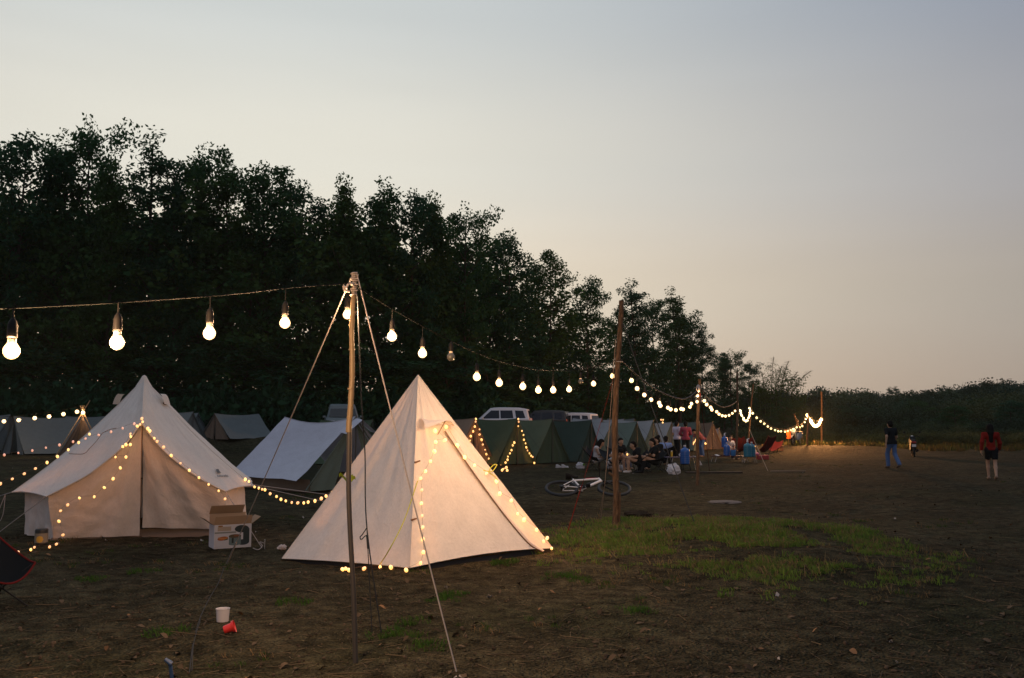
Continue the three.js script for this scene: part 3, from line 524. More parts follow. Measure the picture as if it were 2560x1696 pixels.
  {
    const cv = document.createElement('canvas'); cv.width = 256; cv.height = 128; const c = cv.getContext('2d');
    c.fillStyle = '#fff'; c.fillRect(0, 0, 256, 128); c.fillStyle = '#000'; c.strokeStyle = '#000';
    c.beginPath(); c.moveTo(10, 10); c.lineTo(46, 8); c.lineTo(66, 40); c.lineTo(88, 62); c.lineTo(66, 62); c.lineTo(52, 46); c.lineTo(58, 62); c.lineTo(46, 66); c.lineTo(30, 30); c.lineTo(44, 68); c.lineTo(32, 68); c.closePath(); c.fill();
    c.font = 'bold 40px sans-serif'; c.fillText('naturehike', 24, 112, 222);
    const t = new THREE.CanvasTexture(cv), al = tex(4, () => 1, false); const inv = document.createElement('canvas'); inv.width = 256; inv.height = 128; const ic = inv.getContext('2d'); ic.filter = 'none'; const im = c.getImageData(0, 0, 256, 128); for (let i = 0; i < im.data.length; i += 4) { const k = 255 - im.data[i]; im.data[i] = im.data[i + 1] = im.data[i + 2] = k; } ic.putImageData(im, 0, 0);
    const onR = (u, v) => L(plane(u, v, A, nB).addScaledVector(nB, .004));
    const g = patch(6, 6, (x, y) => { const u = mix(538, 578, x) + (y) * 0, v = mix(1172, 1196, 1 - y); return onR(u, v); });
    obj('print', g, new THREE.MeshStandardMaterial({ color: new THREE.Color().setRGB(.1, .11, .12), roughness: .9, alphaMap: new THREE.CanvasTexture(inv), transparent: true, side: THREE.DoubleSide }), T);
  }
  // guy ropes
  const G = (p, q, r = .006, drop = .0) => obj('guy_rope', [tube(sag(p, q, drop, 6), r, 12, 4)], M.rope, T);
  G(e[0], L(gnd(-160, 1290)).add(V(0, 0, 0))); G(e[1], L(gnd(-30, 1352)));
  G(e[2], L(gnd(655, 1371))); G(e[3], L(gnd(930, 1296)).add(V(0, .1, 0))); G(e[3].clone().add(V(0, .02, 0)), L(gnd(950, 1290)).add(V(0, .25, 0)));
  obj('guy_rope', [tube([e[0].clone().add(V(-.1, -.03, 0)), e[0].clone().add(V(-.17, -.32, .05)), e[0].clone().add(V(-.14, -.42, .05)), e[0].clone().add(V(-.09, -.3, .05)), e[0].clone().add(V(-.1, -.05, 0))], .006, 24, 4)], M.rope, T);
  obj('guy_rope', [tube([L(gnd(632, 1375)).add(V(0, .02, 0)), L(gnd(645, 1379)).add(V(0, .02, 0)), L(gnd(655, 1371)).add(V(0, .03, 0)), L(gnd(648, 1367)).add(V(0, .06, 0)), L(gnd(659, 1368)).add(V(0, .05, 0))], .006, 24, 4)], M.rope, T);
  obj('peg', [limb(L(gnd(661, 1373)), L(gnd(661, 1373)).add(V(.0, .12, 0)), .008, .008)], M.steel, T);
  // lights round the door
  const front = (u, v, off = .05) => { const p = at(u, v, dep(clamp(u, 115, 563))); p.z += off; return p; };
  fairyString('fairy lights from the bell tent peak down its left door edge to the ground', undefined,
    [...[[353, 1062], [346, 1066], [330, 1092], [329, 1085], [318, 1112], [310, 1117], [329, 1112], [318, 1143], [292, 1143], [304, 1170], [286, 1197], [264, 1219], [239, 1242], [202, 1245], [173, 1262], [155, 1277], [151, 1303], [161, 1337]].map(([u, v]) => front(u, v)),
      ...[[140, 1364], [123, 1371], [85, 1372], [76, 1378], [44, 1385]].map(([u, v]) => gnd(u, v + 3).add(V(0, .03, 0)))], { I: FAIRY_I * .4, gap: 1.2, size: .9 });
  fairyString('fairy lights from the peak of the white bell tent down its right door edge', undefined,
    [[359, 1047], [361, 1055], [374, 1072], [379, 1078], [390, 1096], [397, 1104], [413, 1118], [432, 1139], [455, 1158], [477, 1176], [501, 1194], [525, 1211], [550, 1227], [566, 1247]].map(([u, v]) => front(u, v, .07)), { I: FAIRY_I * .45, size: .9 });
  const p0 = front(353, 1045, .1);
  const strA = [[-40, 1226], [0, 1210], [30, 1198], [60, 1185], [88, 1172], [117, 1157], [143, 1142], [170, 1125], [196, 1107], [223, 1086]];
  fairyString('sagging amber fairy lights from the left edge to the bell tent roof', undefined, strA.map(([u, v], i) => at(u, v, mix(13.4, 13.2, i / 9))), { I: FAIRY_I * .5, gap: 2 });
  const strB = [[-25, 1145], [10, 1138], [45, 1133], [80, 1127], [114, 1120], [148, 1113], [182, 1105], [213, 1097], [246, 1088], [277, 1080], [306, 1071], [335, 1060]];
  fairyString('faint pinkish fairy lights in a straight line up to the bell tent peak', undefined, strB.map(([u, v], i) => at(u, v, mix(12.6, 12.95, i / 11))), { mat: M.fairyDim, size: .8, gap: 2 });
  const strC = [[613, 1199], [622, 1204], [636, 1218], [647, 1221], [655, 1224], [662, 1225], [675, 1235], [691, 1242], [702, 1249], [714, 1253], [729, 1257], [744, 1258], [759, 1258], [770, 1256], [787, 1253], [803, 1247], [815, 1241], [831, 1232]];
  fairyString('fairy lights sagging between the white bell tent and the cream pyramid tent', undefined, strC.map(([u, v], i) => at(u, v, mix(14.4, 12.6, i / 17))), { I: FAIRY_I * .6 });
}

// ------------------------------------------------------------------ ridge tents
// peak: world point of the front end of the ridge; yaw: the way the ridge points towards its front, measured from +x towards the camera
function ridgeTent(label, peak, o, group) {
  const gy = height(peak.x, peak.z), H = peak.y - gy, yaw = o.yaw * Math.PI / 180, Lg = o.L ?? 2.3, W = (o.W ?? 2.1) / 2, eave = o.eave ?? .06, rs = o.sag ?? .07;
  const T = thing('ridge_tent', label, 'tent', V(peak.x, gy, peak.z), -yaw, group);   // local: +x is the front, +z the side that faces the camera
  const wob = rng(Math.round(peak.x * 97 + peak.z * 13)), s0 = wob() * 9, backDrop = o.backDrop ?? 0;
  const side = (k) => patch(26, 14, (t, s) => {
    const x = -Lg * t, rH = H - backDrop * t - rs * 4 * t * (1 - t), w = W * (1 + (o.flare ?? .1) * Math.pow(Math.abs(t * 2 - 1), 2));
    const y = mix(rH, eave, s), z = k * w * s, belly = -.07 * 4 * s * (1 - s) * (.4 + 4 * t * (1 - t));
    const f = Math.sin((t * 9 + (t < .5 ? s : -s) * 5) + s0) * .014 + (fbm(t * 6 + s0, s * 6, 3) - .5) * .05;
    return V(x + (t === 0 || t === 1 ? 0 : f * .3), y + (belly * .5 + f * .6) * Math.min(1, s * 5), z + k * (belly + f) * Math.min(1, s * 5) * .7);
  }, Lg, 1.5 * H);
  obj('canopy', [side(1), side(-1), tube([0, .25, .5, .75, 1].map((t) => V(-Lg * t, H - backDrop * t - rs * 4 * t * (1 - t), 0)), .012, 16, 5)], o.mat, T);
  if (eave > .15) obj('wall', [1, -1].map((k) => patch(16, 3, (t, s) => V(-Lg * t + .02, mix(eave + .02, 0, s), k * W * (.93 - .02 * s) + .02 * Math.sin(t * 14)), Lg, eave)), o.inner ?? o.mat, T);
  const flap = (k, open, x = -.05) => patch(14, 14, (t, s) => {
    const top = V(x, H - .05, 0), out = V(x, .02, k * W * .97), inn = V(x - .03 * open, .03, k * W * open), base = lerp3(inn, out, t), p = lerp3(top, base, s);
    p.x += Math.sin(t * 11 * k + s * 3 + s0) * .022 * s + (fbm(t * 5, s * 5 + s0, 2) - .5) * .05 - .05 * s * (1 - s); return p;
  }, W, H);
  for (const k of [1, -1]) obj('front_flap', [flap(k, o.open ?? .02)], o.front ?? o.mat, T);
  obj('back_panel', [patch(6, 6, (t, s) => V(-Lg + .05, mix(H - backDrop - .04, .02, s), (t - .5) * 2 * W * s * .95))], o.front ?? o.mat, T);
  obj('tent_pole', [limb(V(.02, 0, 0), V(.02, H + .03, 0), .014)], M.pipe, T);
  if (o.over) obj('overhang', [patch(8, 4, (t, s) => V(mix(-.02, .26, s), H - .03 - Math.abs(t - .5) * 2 * .34 - s * .05, (t - .5) * 2 * W * .34))], o.mat, T);
  for (const k of [1, -1]) { obj('guy_rope', [limb(V(.02, H - .05, 0), V(1.1, 0, k * W * .75), .005, .005, 4)], M.ropeDark, T); if (o.edge !== false) obj('flap_edge', [limb(V(.0, H - .02, 0), V(.0, .04, k * W), .016, .016, 5)], o.front ?? o.mat, T); }
  T.userData.gable = null;
  delete T.userData.gable;
  return { T, n: V(Math.cos(yaw), 0, Math.sin(yaw)), p: V(peak.x, gy, peak.z) };
}
const ROW = 'ridge tents pitched in a row across the field';
ridgeTent('large pale blue ridge tent with dark open end, between bell tent and pyramid tent', at(889, 1042, 22.9), { yaw: 40, L: 2.85, W: 2.95, eave: .28, sag: .16, mat: M.skyBlue, front: M.sage, inner: M.tan, open: .4, flare: .18, over: true });
const tents = {
  a: ridgeTent('brown tent lined with fairy lights, first of the row beside the pyramid tent', at(1187, 1046, 36.4), { yaw: 40, L: 2.4, W: 2.35, mat: M.brownTent, front: M.brownTent, open: .08 }, ROW),
  b: ridgeTent('olive green tent with fairy lights round its door, second of the row', at(1293, 1047, 37.4), { yaw: 42, L: 2.4, W: 2.2, mat: M.olive, front: M.olive, open: .02 }, ROW),
  c: ridgeTent('lighter olive green tent without lights, third of the row', at(1381, 1048, 39.2), { yaw: 42, L: 2.5, W: 2.2, mat: M.olive2, front: M.olive, open: .02 }, ROW),
  d: ridgeTent('dark green tent, fourth of the row, left of the seated woman in white', at(1478, 1051, 40.8), { yaw: 36, L: 2.4, W: 2.1, mat: M.dgreen, front: M.dgreen, open: .05 }, ROW),
  e: ridgeTent('whitish tent just left of the rough wooden pole, behind the seated woman', at(1531, 1054, 45), { yaw: 50, L: 2.3, W: 2.2, mat: M.white, front: M.sage, open: .3 }, ROW),
  f: ridgeTent('sage green tent just right of the rough wooden pole', at(1592, 1055, 47), { yaw: 44, L: 2.2, W: 2.2, mat: M.sage, front: M.dgreen, open: .2 }, ROW),
  g: ridgeTent('white tent behind the man in black with his face in profile', at(1633, 1051, 50), { yaw: 48, L: 2.3, W: 2.1, mat: M.white, front: M.sage, open: .05 }, ROW),
  h: ridgeTent('white tent left of the two standing people', at(1679, 1056, 52), { yaw: 48, L: 2.2, W: 2.1, mat: M.white, front: M.sage, open: .1 }, ROW),
  i: ridgeTent('teal green tent behind the person in a pink red top', at(1748, 1055, 56), { yaw: 30, L: 2.5, W: 2.2, mat: M.teal, front: M.teal }, ROW),
  j: ridgeTent('narrow brown tent right of the slim lit pole', at(1782, 1056, 57), { yaw: 60, L: 1.6, W: 1.6, mat: M.tan, front: M.brownTent }, ROW),
  k: ridgeTent('small pale pointed tent at the right end of the row', at(1798, 1071, 58), { yaw: 70, L: 1.0, W: .8, mat: M.white, front: M.white }, ROW),
  l: ridgeTent('dark green tent behind the white pyramid tent top, partly hidden by it', at(930, 1050, 38), { yaw: 20, L: 2.4, W: 2.2, mat: M.olive, front: M.olive }, ROW),
  l2: ridgeTent('dark green tent end just left of the brown tent, behind the pyramid tent', at(1150, 1049, 42), { yaw: 30, L: 2.4, W: 2.2, mat: M.dgreen, front: M.dgreen }, ROW),
  m: ridgeTent('white tent tip showing behind the whitish tent near the wooden pole', at(1505, 1046, 54), { yaw: 44, L: 2.2, W: 2.1, mat: M.white, front: M.sage }, ROW),
  n: ridgeTent('white tent tip showing behind the sage tent', at(1560, 1048, 56), { yaw: 44, L: 2.2, W: 2.1, mat: M.white, front: M.sage }, ROW),
  o: ridgeTent('grey tent tip showing between the sage tent and the white tent', at(1586, 1047, 60), { yaw: 44, L: 2.2, W: 2.1, mat: M.grey, front: M.sage }, ROW),
};
const FAR = 'grey tents far back on the left';
ridgeTent('grey tent cut by the left edge of the picture', at(25, 1037, 52), { yaw: 20, L: 2.8, W: 2.4, mat: M.grey, front: M.grey }, FAR);
ridgeTent('grey tent with a pale open front at far left, under the row of white bulbs', at(34, 1041, 49.5), { yaw: 132, L: 3.6, W: 3.0, mat: M.grey, front: M.grey, open: .35, sag: .1 }, FAR);
ridgeTent('grey tent half hidden behind the left slope of the bell tent', at(265, 1041, 54), { yaw: 10, L: 2.6, W: 2.2, mat: M.grey, front: M.grey }, FAR);
ridgeTent('grey tent just right of the bell tent tip, its roof sloping down to the right', at(482, 1030, 50), { yaw: 18, L: 2.6, W: 3.4, mat: M.grey, front: M.grey, flare: .2 }, FAR);
ridgeTent('grey tent end peeping out behind the tent right of the bell tent', at(495, 1033, 58), { yaw: 15, L: 2.4, W: 2.4, mat: M.grey, front: M.grey }, FAR);
ridgeTent('grey tent with an open tan end, halfway between bell tent and pale blue tent', at(536, 1034, 56), { yaw: 128, L: 3.2, W: 2.9, mat: M.grey, front: M.tan, open: .05, sag: .1 }, FAR);
// pole tipi at the far left
{
  const top = at(207, 1030, 47), c = V(top.x, height(top.x, top.z), top.z), T = thing('tipi', 'small tipi of crossed wooden poles over brown cloth, left of the bell tent', 'tent', c), L = own(T), t = L(top);
  const feet = [at(138, 1143, 46), at(188, 1140, 47), at(262, 1138, 46.5), at(225, 1135, 49)].map((p) => L(p).setY(.02));
  feet.forEach((f, i) => obj('pole', [limb(f, t, .035, .03), limb(t, t.clone().add(t.clone().sub(f).multiplyScalar(i === 0 ? .26 : .14)), .03, .02)], M.bamboo, T));
  const q = (k) => lerp3(feet[k], t, .0).multiplyScalar(.93), tp = t.clone().multiplyScalar(.9);
  obj('cover', [[0, 1], [1, 2], [2, 3], [3, 0]].map(([i, j]) => patch(16, 16, (a, s) => { const p = lerp3(tp, lerp3(q(i), q(j), a), s); p.x += Math.sin(a * 16 + s * 4) * .03 * s; p.z += Math.cos(a * 14) * .03 * s; return p; }, 2, 2)), M.tan, T);
  obj('lashing', [ball(.07, t, 8, 1, 1.3, 1)], M.rope, T);
  const W = [[5, 1046], [9, 1054], [46, 1051], [86, 1046], [122, 1042], [158, 1036], [192, 1030]].slice(1).map(([u, v]) => at(u, v, 46.5));
  bulbString('row of white bulbs from the far left tents to the top of the tipi', undefined, [at(-30, 1048, 46.5), ...W.map((p) => p.clone().add(V(0, .22, 0))), top.clone()], [...W, top.clone().add(V(.05, -.05, .1))].map((p) => [p, .2, '']), { far: true, size: 3.0, I: 1.2, cable: .012 });
}

// ------------------------------------------------------------------ poles and the strings of bulbs
function crooked(a, b, r0, r1, wob, seed, n = 16, radial = 10) {
  const r = rng(seed), ph = r() * 6, C = new THREE.CatmullRomCurve3(Array.from({ length: 7 }, (_, i) => lerp3(a, b, i / 6).add(V(Math.sin(i * 1.3 + ph) * wob, 0, Math.cos(i * 1.7 + ph) * wob))));
  return patch(radial, n * 3, (u, v) => { const p = C.getPoint(v), k = u * 6.2832, rr = mix(r0, r1, v) * (1 + .12 * (fbm(Math.cos(k) * 2 + 5, v * 18 + seed, 2) - .5) * 2); return p.add(V(Math.cos(k) * rr, 0, Math.sin(k) * rr)); }, 1, 2);
}
const poleAt = (label, bu, bv, tu, tv, group) => { const b = gnd(bu, bv), top = at(tu, tv, -b.z); return { T: thing('light_pole', label, 'pole', b, 0, group), b, top }; };
const P1 = poleAt('tall slim pole in front of the cream tent, gold bamboo above and dark pipe below', 889, 1657, 886, 682);
{
  const { T, b, top } = P1, L = own(T), split = L(at(873, 1074, -b.z)), t = L(top), z0 = V(0, -.05, 0), lowMid = L(at(872, 1250, -b.z)).add(V(0, 0, 0));
  obj('lower_pole', [tube([z0, V(.0, .12, 0).lerp(lowMid, .3), lowMid, split.clone().add(V(0, .05, 0))], .0175, 24, 10)], M.pipe, T);
  obj('upper_pole', [crooked(split.clone().add(V(0, -.02, 0)), t, .0205, .0165, .006, 4)], M.bamboo, T);
  obj('pole_joint', [.25, .5, .74].map((k) => { const p = lerp3(split, t, k); return limb(p, p.clone().add(V(0, .012, 0)), .0225, .0215, 10); }), M.bamboo, T);
  const kn = []; for (let i = 0; i < 40; i++) kn.push(t.clone().add(V(Math.cos(i * 1.9) * (.020 + .009 * Math.sin(i * .7)), -i * .0042, Math.sin(i * 1.9) * .022)));
  obj('rope_lashing', [tube(kn, .0055, 160, 5), tube([t.clone().add(V(0, -.09, .03)), t.clone().add(V(-.03, -.08, .03)), t.clone().add(V(-.05, -.11, .04)), t.clone().add(V(-.07, -.10, .03)), t.clone().add(V(-.06, -.13, .03)), t.clone().add(V(-.025, -.14, .03))], .009, 30, 5)], M.rope, T);
  const anchor1 = L(gnd(566, 1412)), anchor2 = L(gnd(1141, 1692)), loopPts = [anchor2.clone(), anchor2.clone().add(V(-.03, -.02, .06)), anchor2.clone().add(V(-.03, -.06, .16)), anchor2.clone().add(V(.06, -.06, .2)), anchor2.clone().add(V(.09, -.02, .1)), anchor2.clone().add(V(.02, .01, .02))];
  anchor2.y += .03;
  obj('guy_rope', [tube(sag(t.clone().add(V(-.02, -.03, 0)), anchor1, .012, 8), .005, 20, 5), limb(lerp3(anchor1, t, .12), anchor1, .010, .010, 5)], M.rope, T);
  obj('guy_rope', [tube(sag(t.clone().add(V(.02, -.02, 0)), anchor2, .01, 8), .0052, 20, 5), tube(loopPts, .0065, 24, 5)], M.rope, T);
  obj('guy_rope', [tube([[560, 1424], [545, 1470], [520, 1515], [497, 1560], [482, 1610], [472, 1690]].map(([u, v], i) => L(gnd(u, v)).add(V(0, .02 + .03 * Math.sin(i), 0))), .004, 40, 4), tube([[497, 1560], [480, 1620], [475, 1690]].map(([u, v]) => L(gnd(u, v)).add(V(.01, .03, 0))), .003, 20, 4)], M.ropeDark, T);
  const ab = L(gnd(953, 1583)), kn2 = L(at(917, 1320, 7.0));
  obj('guy_rope', [tube([t.clone().add(V(.02, -.16, -.02)), L(at(903, 1000, 6.7)), L(at(912, 1130, 6.85)), kn2, ab], .005, 30, 5), tube([kn2.clone(), L(at(930, 1580, -gnd(932, 1586).z)).setY(.0)], .0035, 12, 4), tube([kn2, L(at(905, 1338, 7)), L(at(900, 1343, 7)), L(at(903, 1350, 7)), L(at(911, 1342, 7)), L(at(919, 1338, 7))], .004, 24, 4), limb(L(at(918, 1340, 7.02)), L(at(920, 1372, 7.05)), .009, .008, 6)], M.ropeDark, T);
}
const P2 = poleAt('rough wooden tree trunk pole standing behind the fallen bicycle', 1538, 1318, 1554, 752);
{
  const { T, b, top } = P2, L = own(T), t = L(top), depth = -b.z, path = [[1538, 1322], [1541, 1240], [1537, 1120], [1539, 1000], [1545, 900], [1552, 800], [1554, 752]].map(([u, v]) => L(at(u, v, depth)));
  const C = new THREE.CatmullRomCurve3(path);
  obj('trunk', [patch(16, 70, (u, v) => { const p = C.getPoint(v), k = u * 6.2832, rr = mix(.050, .037, v) * (1 + .22 * (fbm(Math.cos(k) * 1.5 + 4, v * 22, 3) - .5) * 2); return p.add(V(Math.cos(k) * rr, 0, Math.sin(k) * rr)); }, 1, 3), limb(C.getPoint(1).add(V(0, -.004, 0)), C.getPoint(1).add(V(0, .004, 0)), .037, .035, 14)], M.bark, T);
  obj('branch_stub', [limb(L(at(1532, 1190, depth)), L(at(1522, 1182, depth)), .02, .018), limb(L(at(1543, 1315, depth)).add(V(.03, 0, .03)), L(at(1546, 1230, depth)).add(V(.02, 0, .05)), .016, .013)], M.bark, T);
  const at2 = L(at(1548, 905, depth));
  obj('cable_tie', [new THREE.TorusGeometry(.05, .007, 6, 16).rotateX(Math.PI / 2).translate(at2.x, at2.y, at2.z)], M.rope, T);
  obj('guy_rope', [tube(sag(L(at(1558, 810, depth)), L(gnd(1738, 1312)), .05, 8), .007, 20, 5)], M.ropeDark, T);
  obj('guy_rope', [tube(sag(L(at(1538, 930, depth)), L(gnd(1418, 1335)), .03, 8), .0032, 20, 5), limb(lerp3(L(at(1538, 930, depth)), L(gnd(1418, 1335)), .72), L(gnd(1418, 1335)), .004, .008, 6)], M.ropeRed, T);
  obj('guy_rope', [tube([L(at(1548, 850, depth)).add(V(-.06, 0, .05)), L(at(1524, 1060, 14.5)), L(at(1515, 1180, 14.4)), L(gnd(1502, 1302))], .0055, 20, 5), tube([L(at(1513, 1205, 14.4)), L(gnd(1497, 1300))], .004, 10, 4)], M.ropeTan, T);
}
const P3 = poleAt('thinner wooden pole hung with bulbs, in front of the person bending in a pink top', 1742, 1214, 1748, 948), P4 = poleAt('straight slim pole right of the blue water jug, at the end of the lit string', 1842, 1150, 1844, 930),
  P5 = poleAt('slim dark pole at the small dip of bulbs, right of the straight slim pole', 1866, 1140, 1884, 960), P6 = poleAt('short leaning pole left of the brightest dip of far bulbs', 2018, 1121, 2022, 1030), P7 = poleAt('farthest pole, lit orange, at the end of the bulb string on the reddish mound', 2055, 1117, 2054, 980);
for (const [P, r, mat] of [[P3, .05, M.pole], [P4, .055, M.pole], [P5, .045, M.pole], [P6, .06, M.bark], [P7, .075, M.bark]]) { const L = own(P.T); obj('pole', [crooked(V(0, -.1, 0), L(P.top), r, r * .8, .02, Math.round(r * 900))], mat, P.T); }
{
  const L3 = own(P3.T); obj('guy_rope', [limb(L3(at(1750, 985, 24.4)), L3(foot(1772, 33)), .009, .009, 4)], M.ropeRed, P3.T); obj('rope_lashing', [ball(.06, L3(at(1746, 972, 24.4)), 8, 1, 1.8, 1)], M.rope, P3.T);
  const L5 = own(P5.T); obj('guy_rope', [limb(L5(at(1874, 1075, 42)), L5(gnd(1920, 1178)), .011, .011, 4)], M.ropeTan, P5.T);
  const L6 = own(P6.T); for (const [u, v, bu, bv] of [[1996, 1050, 1980, 1128], [1986, 1035, 2010, 1127]]) obj('prop_stick', [limb(L6(at(u, v, 58)), L6(foot(bu, 58)), .05, .04)], M.pole, P6.T);
}
{
  const lerpD = (a, b, n) => (i) => mix(a, b, i / (n - 1));
  // nearest stretch, coming from behind the camera on the left to the tall slim pole
  const c0 = [[-330, 760, 2.9], [-120, 768, 3.3], [0, 772, 3.5], [28, 771, 3.55], [150, 765, 3.75], [292, 757, 3.95], [410, 749, 4.3], [523, 741, 4.6], [620, 732, 5.0], [712, 721, 5.4], [800, 714, 5.85], [872, 708, 6.2]].map(([u, v, d]) => at(u, v, d));
  const w0 = [[28, 878, 3.55, 771, 'hot'], [292, 857, 3.95, 757], [523, 834, 4.6, 741], [712, 808, 5.4, 721], [868, 787, 6.5, 710]].map(([u, v, d, w, s]) => [at(u, v, d), (w ? at(u, w, d).y - at(u, v, d).y : .25), s ?? '']);
  bulbString('near string of five hanging bulbs from the left edge to the tall slim pole', undefined, c0, w0, { I: 3.4 });
  // from the tall slim pole to the rough wooden one
  const dU = (u) => { const t = clamp((u - 889) / 649); return 1 / mix(1 / 6.25, 1 / 14.7, t * 1.0); };
  const line = [[889, 715], [930, 742], [980, 773], [1055, 815], [1127, 853], [1192, 883], [1248, 904], [1307, 918], [1346, 925], [1383, 927], [1423, 927], [1455, 923], [1484, 918], [1510, 911], [1540, 903]];
  const yw = (u) => { for (let i = 1; i < line.length; i++) if (u <= line[i][0]) return mix(line[i - 1][1], line[i][1], (u - line[i - 1][0]) / (line[i][0] - line[i - 1][0])); return 903; };
  const b1 = [[980, 842], [1056, 884], [1127, 893, 'off'], [1192, 943], [1248, 958], [1307, 967], [1346, 976, 'hot'], [1383, 976, 'hot'], [1423, 974], [1452, 955, 'off'], [1484, 960], [1531, 941]];
  bulbString('sagging string of hanging bulbs from the tall slim pole to the rough wooden pole', undefined, line.map(([u, v]) => at(u, v, dU(u))), b1.map(([u, v, s]) => [at(u, v, dU(u)), at(u, yw(u), dU(u)).y - at(u, v, dU(u)).y, s ?? '']), { size: 1.12 });
  // rough wooden pole to the third one
  const d2 = (u) => 1 / mix(1 / 14.7, 1 / 24.4, clamp((u - 1538) / 207));
  const l2 = [[1552, 900], [1600, 945], [1650, 980], [1700, 998], [1725, 993], [1746, 975]], b2 = [[1579, 952], [1593, 972], [1611, 988], [1628, 1000], [1648, 1008], [1651, 1015], [1670, 1020], [1677, 1024], [1690, 1026], [1703, 1023], [1708, 1024], [1725, 1018], [1729, 1010], [1743, 1005], [1744, 990]];
  bulbString('string of bulbs from the rough wooden pole to the thinner pole hung with bulbs', undefined, l2.map(([u, v]) => at(u, v, d2(u))), b2.map(([u, v]) => [at(u, v, d2(u)), .22, '']), { far: true, size: 1.2, I: FAR_I, cable: .01, rope: true });
  const d3 = (u) => 1 / mix(1 / 24.4, 1 / 42, clamp((u - 1745) / 97));
  const l3 = [[1750, 970], [1775, 1000], [1805, 1018], [1825, 1015], [1842, 1005]], b3 = [[1761, 1003], [1767, 1012], [1777, 1019], [1780, 1025], [1792, 1030], [1798, 1036], [1806, 1040], [1814, 1041], [1823, 1039], [1831, 1034], [1838, 1028]];
  bulbString('string of crowded bulbs between the thinner pole and the straight slim pole', undefined, l3.map(([u, v]) => at(u, v, d3(u))), b3.map(([u, v]) => [at(u, v, d3(u)), .25, '']), { far: true, size: 1.5, I: FAR_I, cable: .012, rope: true });
  const b4 = [[1844, 1021], [1851, 1027], [1852, 1034], [1855, 1040], [1859, 1046], [1860, 1051], [1865, 1054], [1869, 1052], [1872, 1045], [1874, 1039], [1875, 1033], [1876, 1027], [1874, 1021]];
  bulbString('small deep dip of yellow bulbs between two slim poles', undefined, [[1844, 1016], [1852, 1030], [1866, 1048], [1874, 1030], [1876, 1016]].map(([u, v]) => at(u, v, 43)), b4.map(([u, v]) => [at(u, v, 43), .15, '']), { far: true, size: 1.6, I: 1, cable: .01, mat: M.bulbYellow });
  const b5 = [[1882, 1034], [1892, 1045], [1902, 1054], [1911, 1060], [1920, 1067], [1928, 1072], [1938, 1076], [1946, 1079], [1953, 1079], [1963, 1080], [1970, 1078], [1977, 1076], [1985, 1073], [1992, 1069], [2000, 1069], [2006, 1066], [2012, 1056], [2014, 1048]], d5 = (u) => mix(44, 60, (u - 1880) / 136);
  bulbString('long sagging string of yellow bulbs towards the far mound', undefined, [[1876, 1018], ...b5].map(([u, v]) => at(u, v - 6, d5(u))), b5.map(([u, v]) => [at(u, v, d5(u)), .15, '']), { far: true, size: 1.8, I: 2.6, cable: .01, mat: M.bulbYellow, color: new THREE.Color(1, .45, .15) });
  const b6 = [[2018, 1038], [2021, 1042], [2024, 1049], [2028, 1055], [2032, 1061], [2037, 1066], [2043, 1066], [2048, 1062], [2051, 1056], [2054, 1049]];
  bulbString('brightest dip of white bulbs over the reddish far mound', undefined, [[2020, 1030], [2030, 1046], [2040, 1054], [2048, 1048], [2055, 1040]].map(([u, v]) => at(u, v, 60.5)), b6.map(([u, v]) => [at(u, v, 60.5), .25, 'hot']), { far: true, size: 2.8, I: 20, cable: .012, color: new THREE.Color(1, .42, .13) });
}
// fairy lights on the row of tents
{
  const g = (T, pts) => pts.map(([u, v]) => plane(u, v, T.p, T.n).addScaledVector(T.n, .06));
  const o = { size: 1.9, I: .05, gap: 3 };
  fairyString('fairy lights round the door of the brown tent, down to the ground', undefined, [...g(tents.a, [[1187, 1048], [1186, 1055], [1184, 1067], [1180, 1079], [1174, 1091], [1172, 1102]]), ...g(tents.a, [[1196, 1074], [1196, 1087], [1201, 1100], [1204, 1112], [1210, 1125], [1213, 1136], [1219, 1147], [1226, 1156], [1233, 1162], [1239, 1165], [1249, 1165], [1254, 1166], [1256, 1168]]), ...[[1263, 1174], [1258, 1176], [1255, 1179], [1266, 1172], [1268, 1180]].map(([u, v]) => gnd(u, v).add(V(0, .04, 0)))], o);
  fairyString('fairy lights round the door of the olive green tent', undefined, g(tents.b, [[1261, 1157], [1266, 1150], [1267, 1142], [1272, 1134], [1276, 1126], [1279, 1114], [1283, 1107], [1293, 1066], [1294, 1055], [1293, 1048], [1302, 1078], [1306, 1088], [1307, 1100], [1311, 1109], [1313, 1119], [1316, 1127], [1321, 1134], [1325, 1140], [1329, 1143], [1333, 1158]]), o);
  fairyString('few fairy lights on the whitish tent just left of the rough wooden pole', undefined, g(tents.e, [[1531, 1056], [1532, 1074], [1531, 1084], [1531, 1093]]), { ...o, I: .02 });
  fairyString('three tiny lights on the tip of the white tent left of the standing people', undefined, [[1653, 1050], [1658, 1050], [1657, 1057]].map(([u, v]) => at(u, v, 51)), { ...o, size: 2.2, I: 0 });
  fairyString('curve of amber lights on the ground behind the thinner pole', undefined, [[1733, 1111], [1735, 1107], [1737, 1104], [1740, 1100], [1757, 1101], [1759, 1105], [1762, 1108], [1765, 1110]].map(([u, v]) => at(u, v, 48)), { ...o, size: 2.2, I: .03 });
}

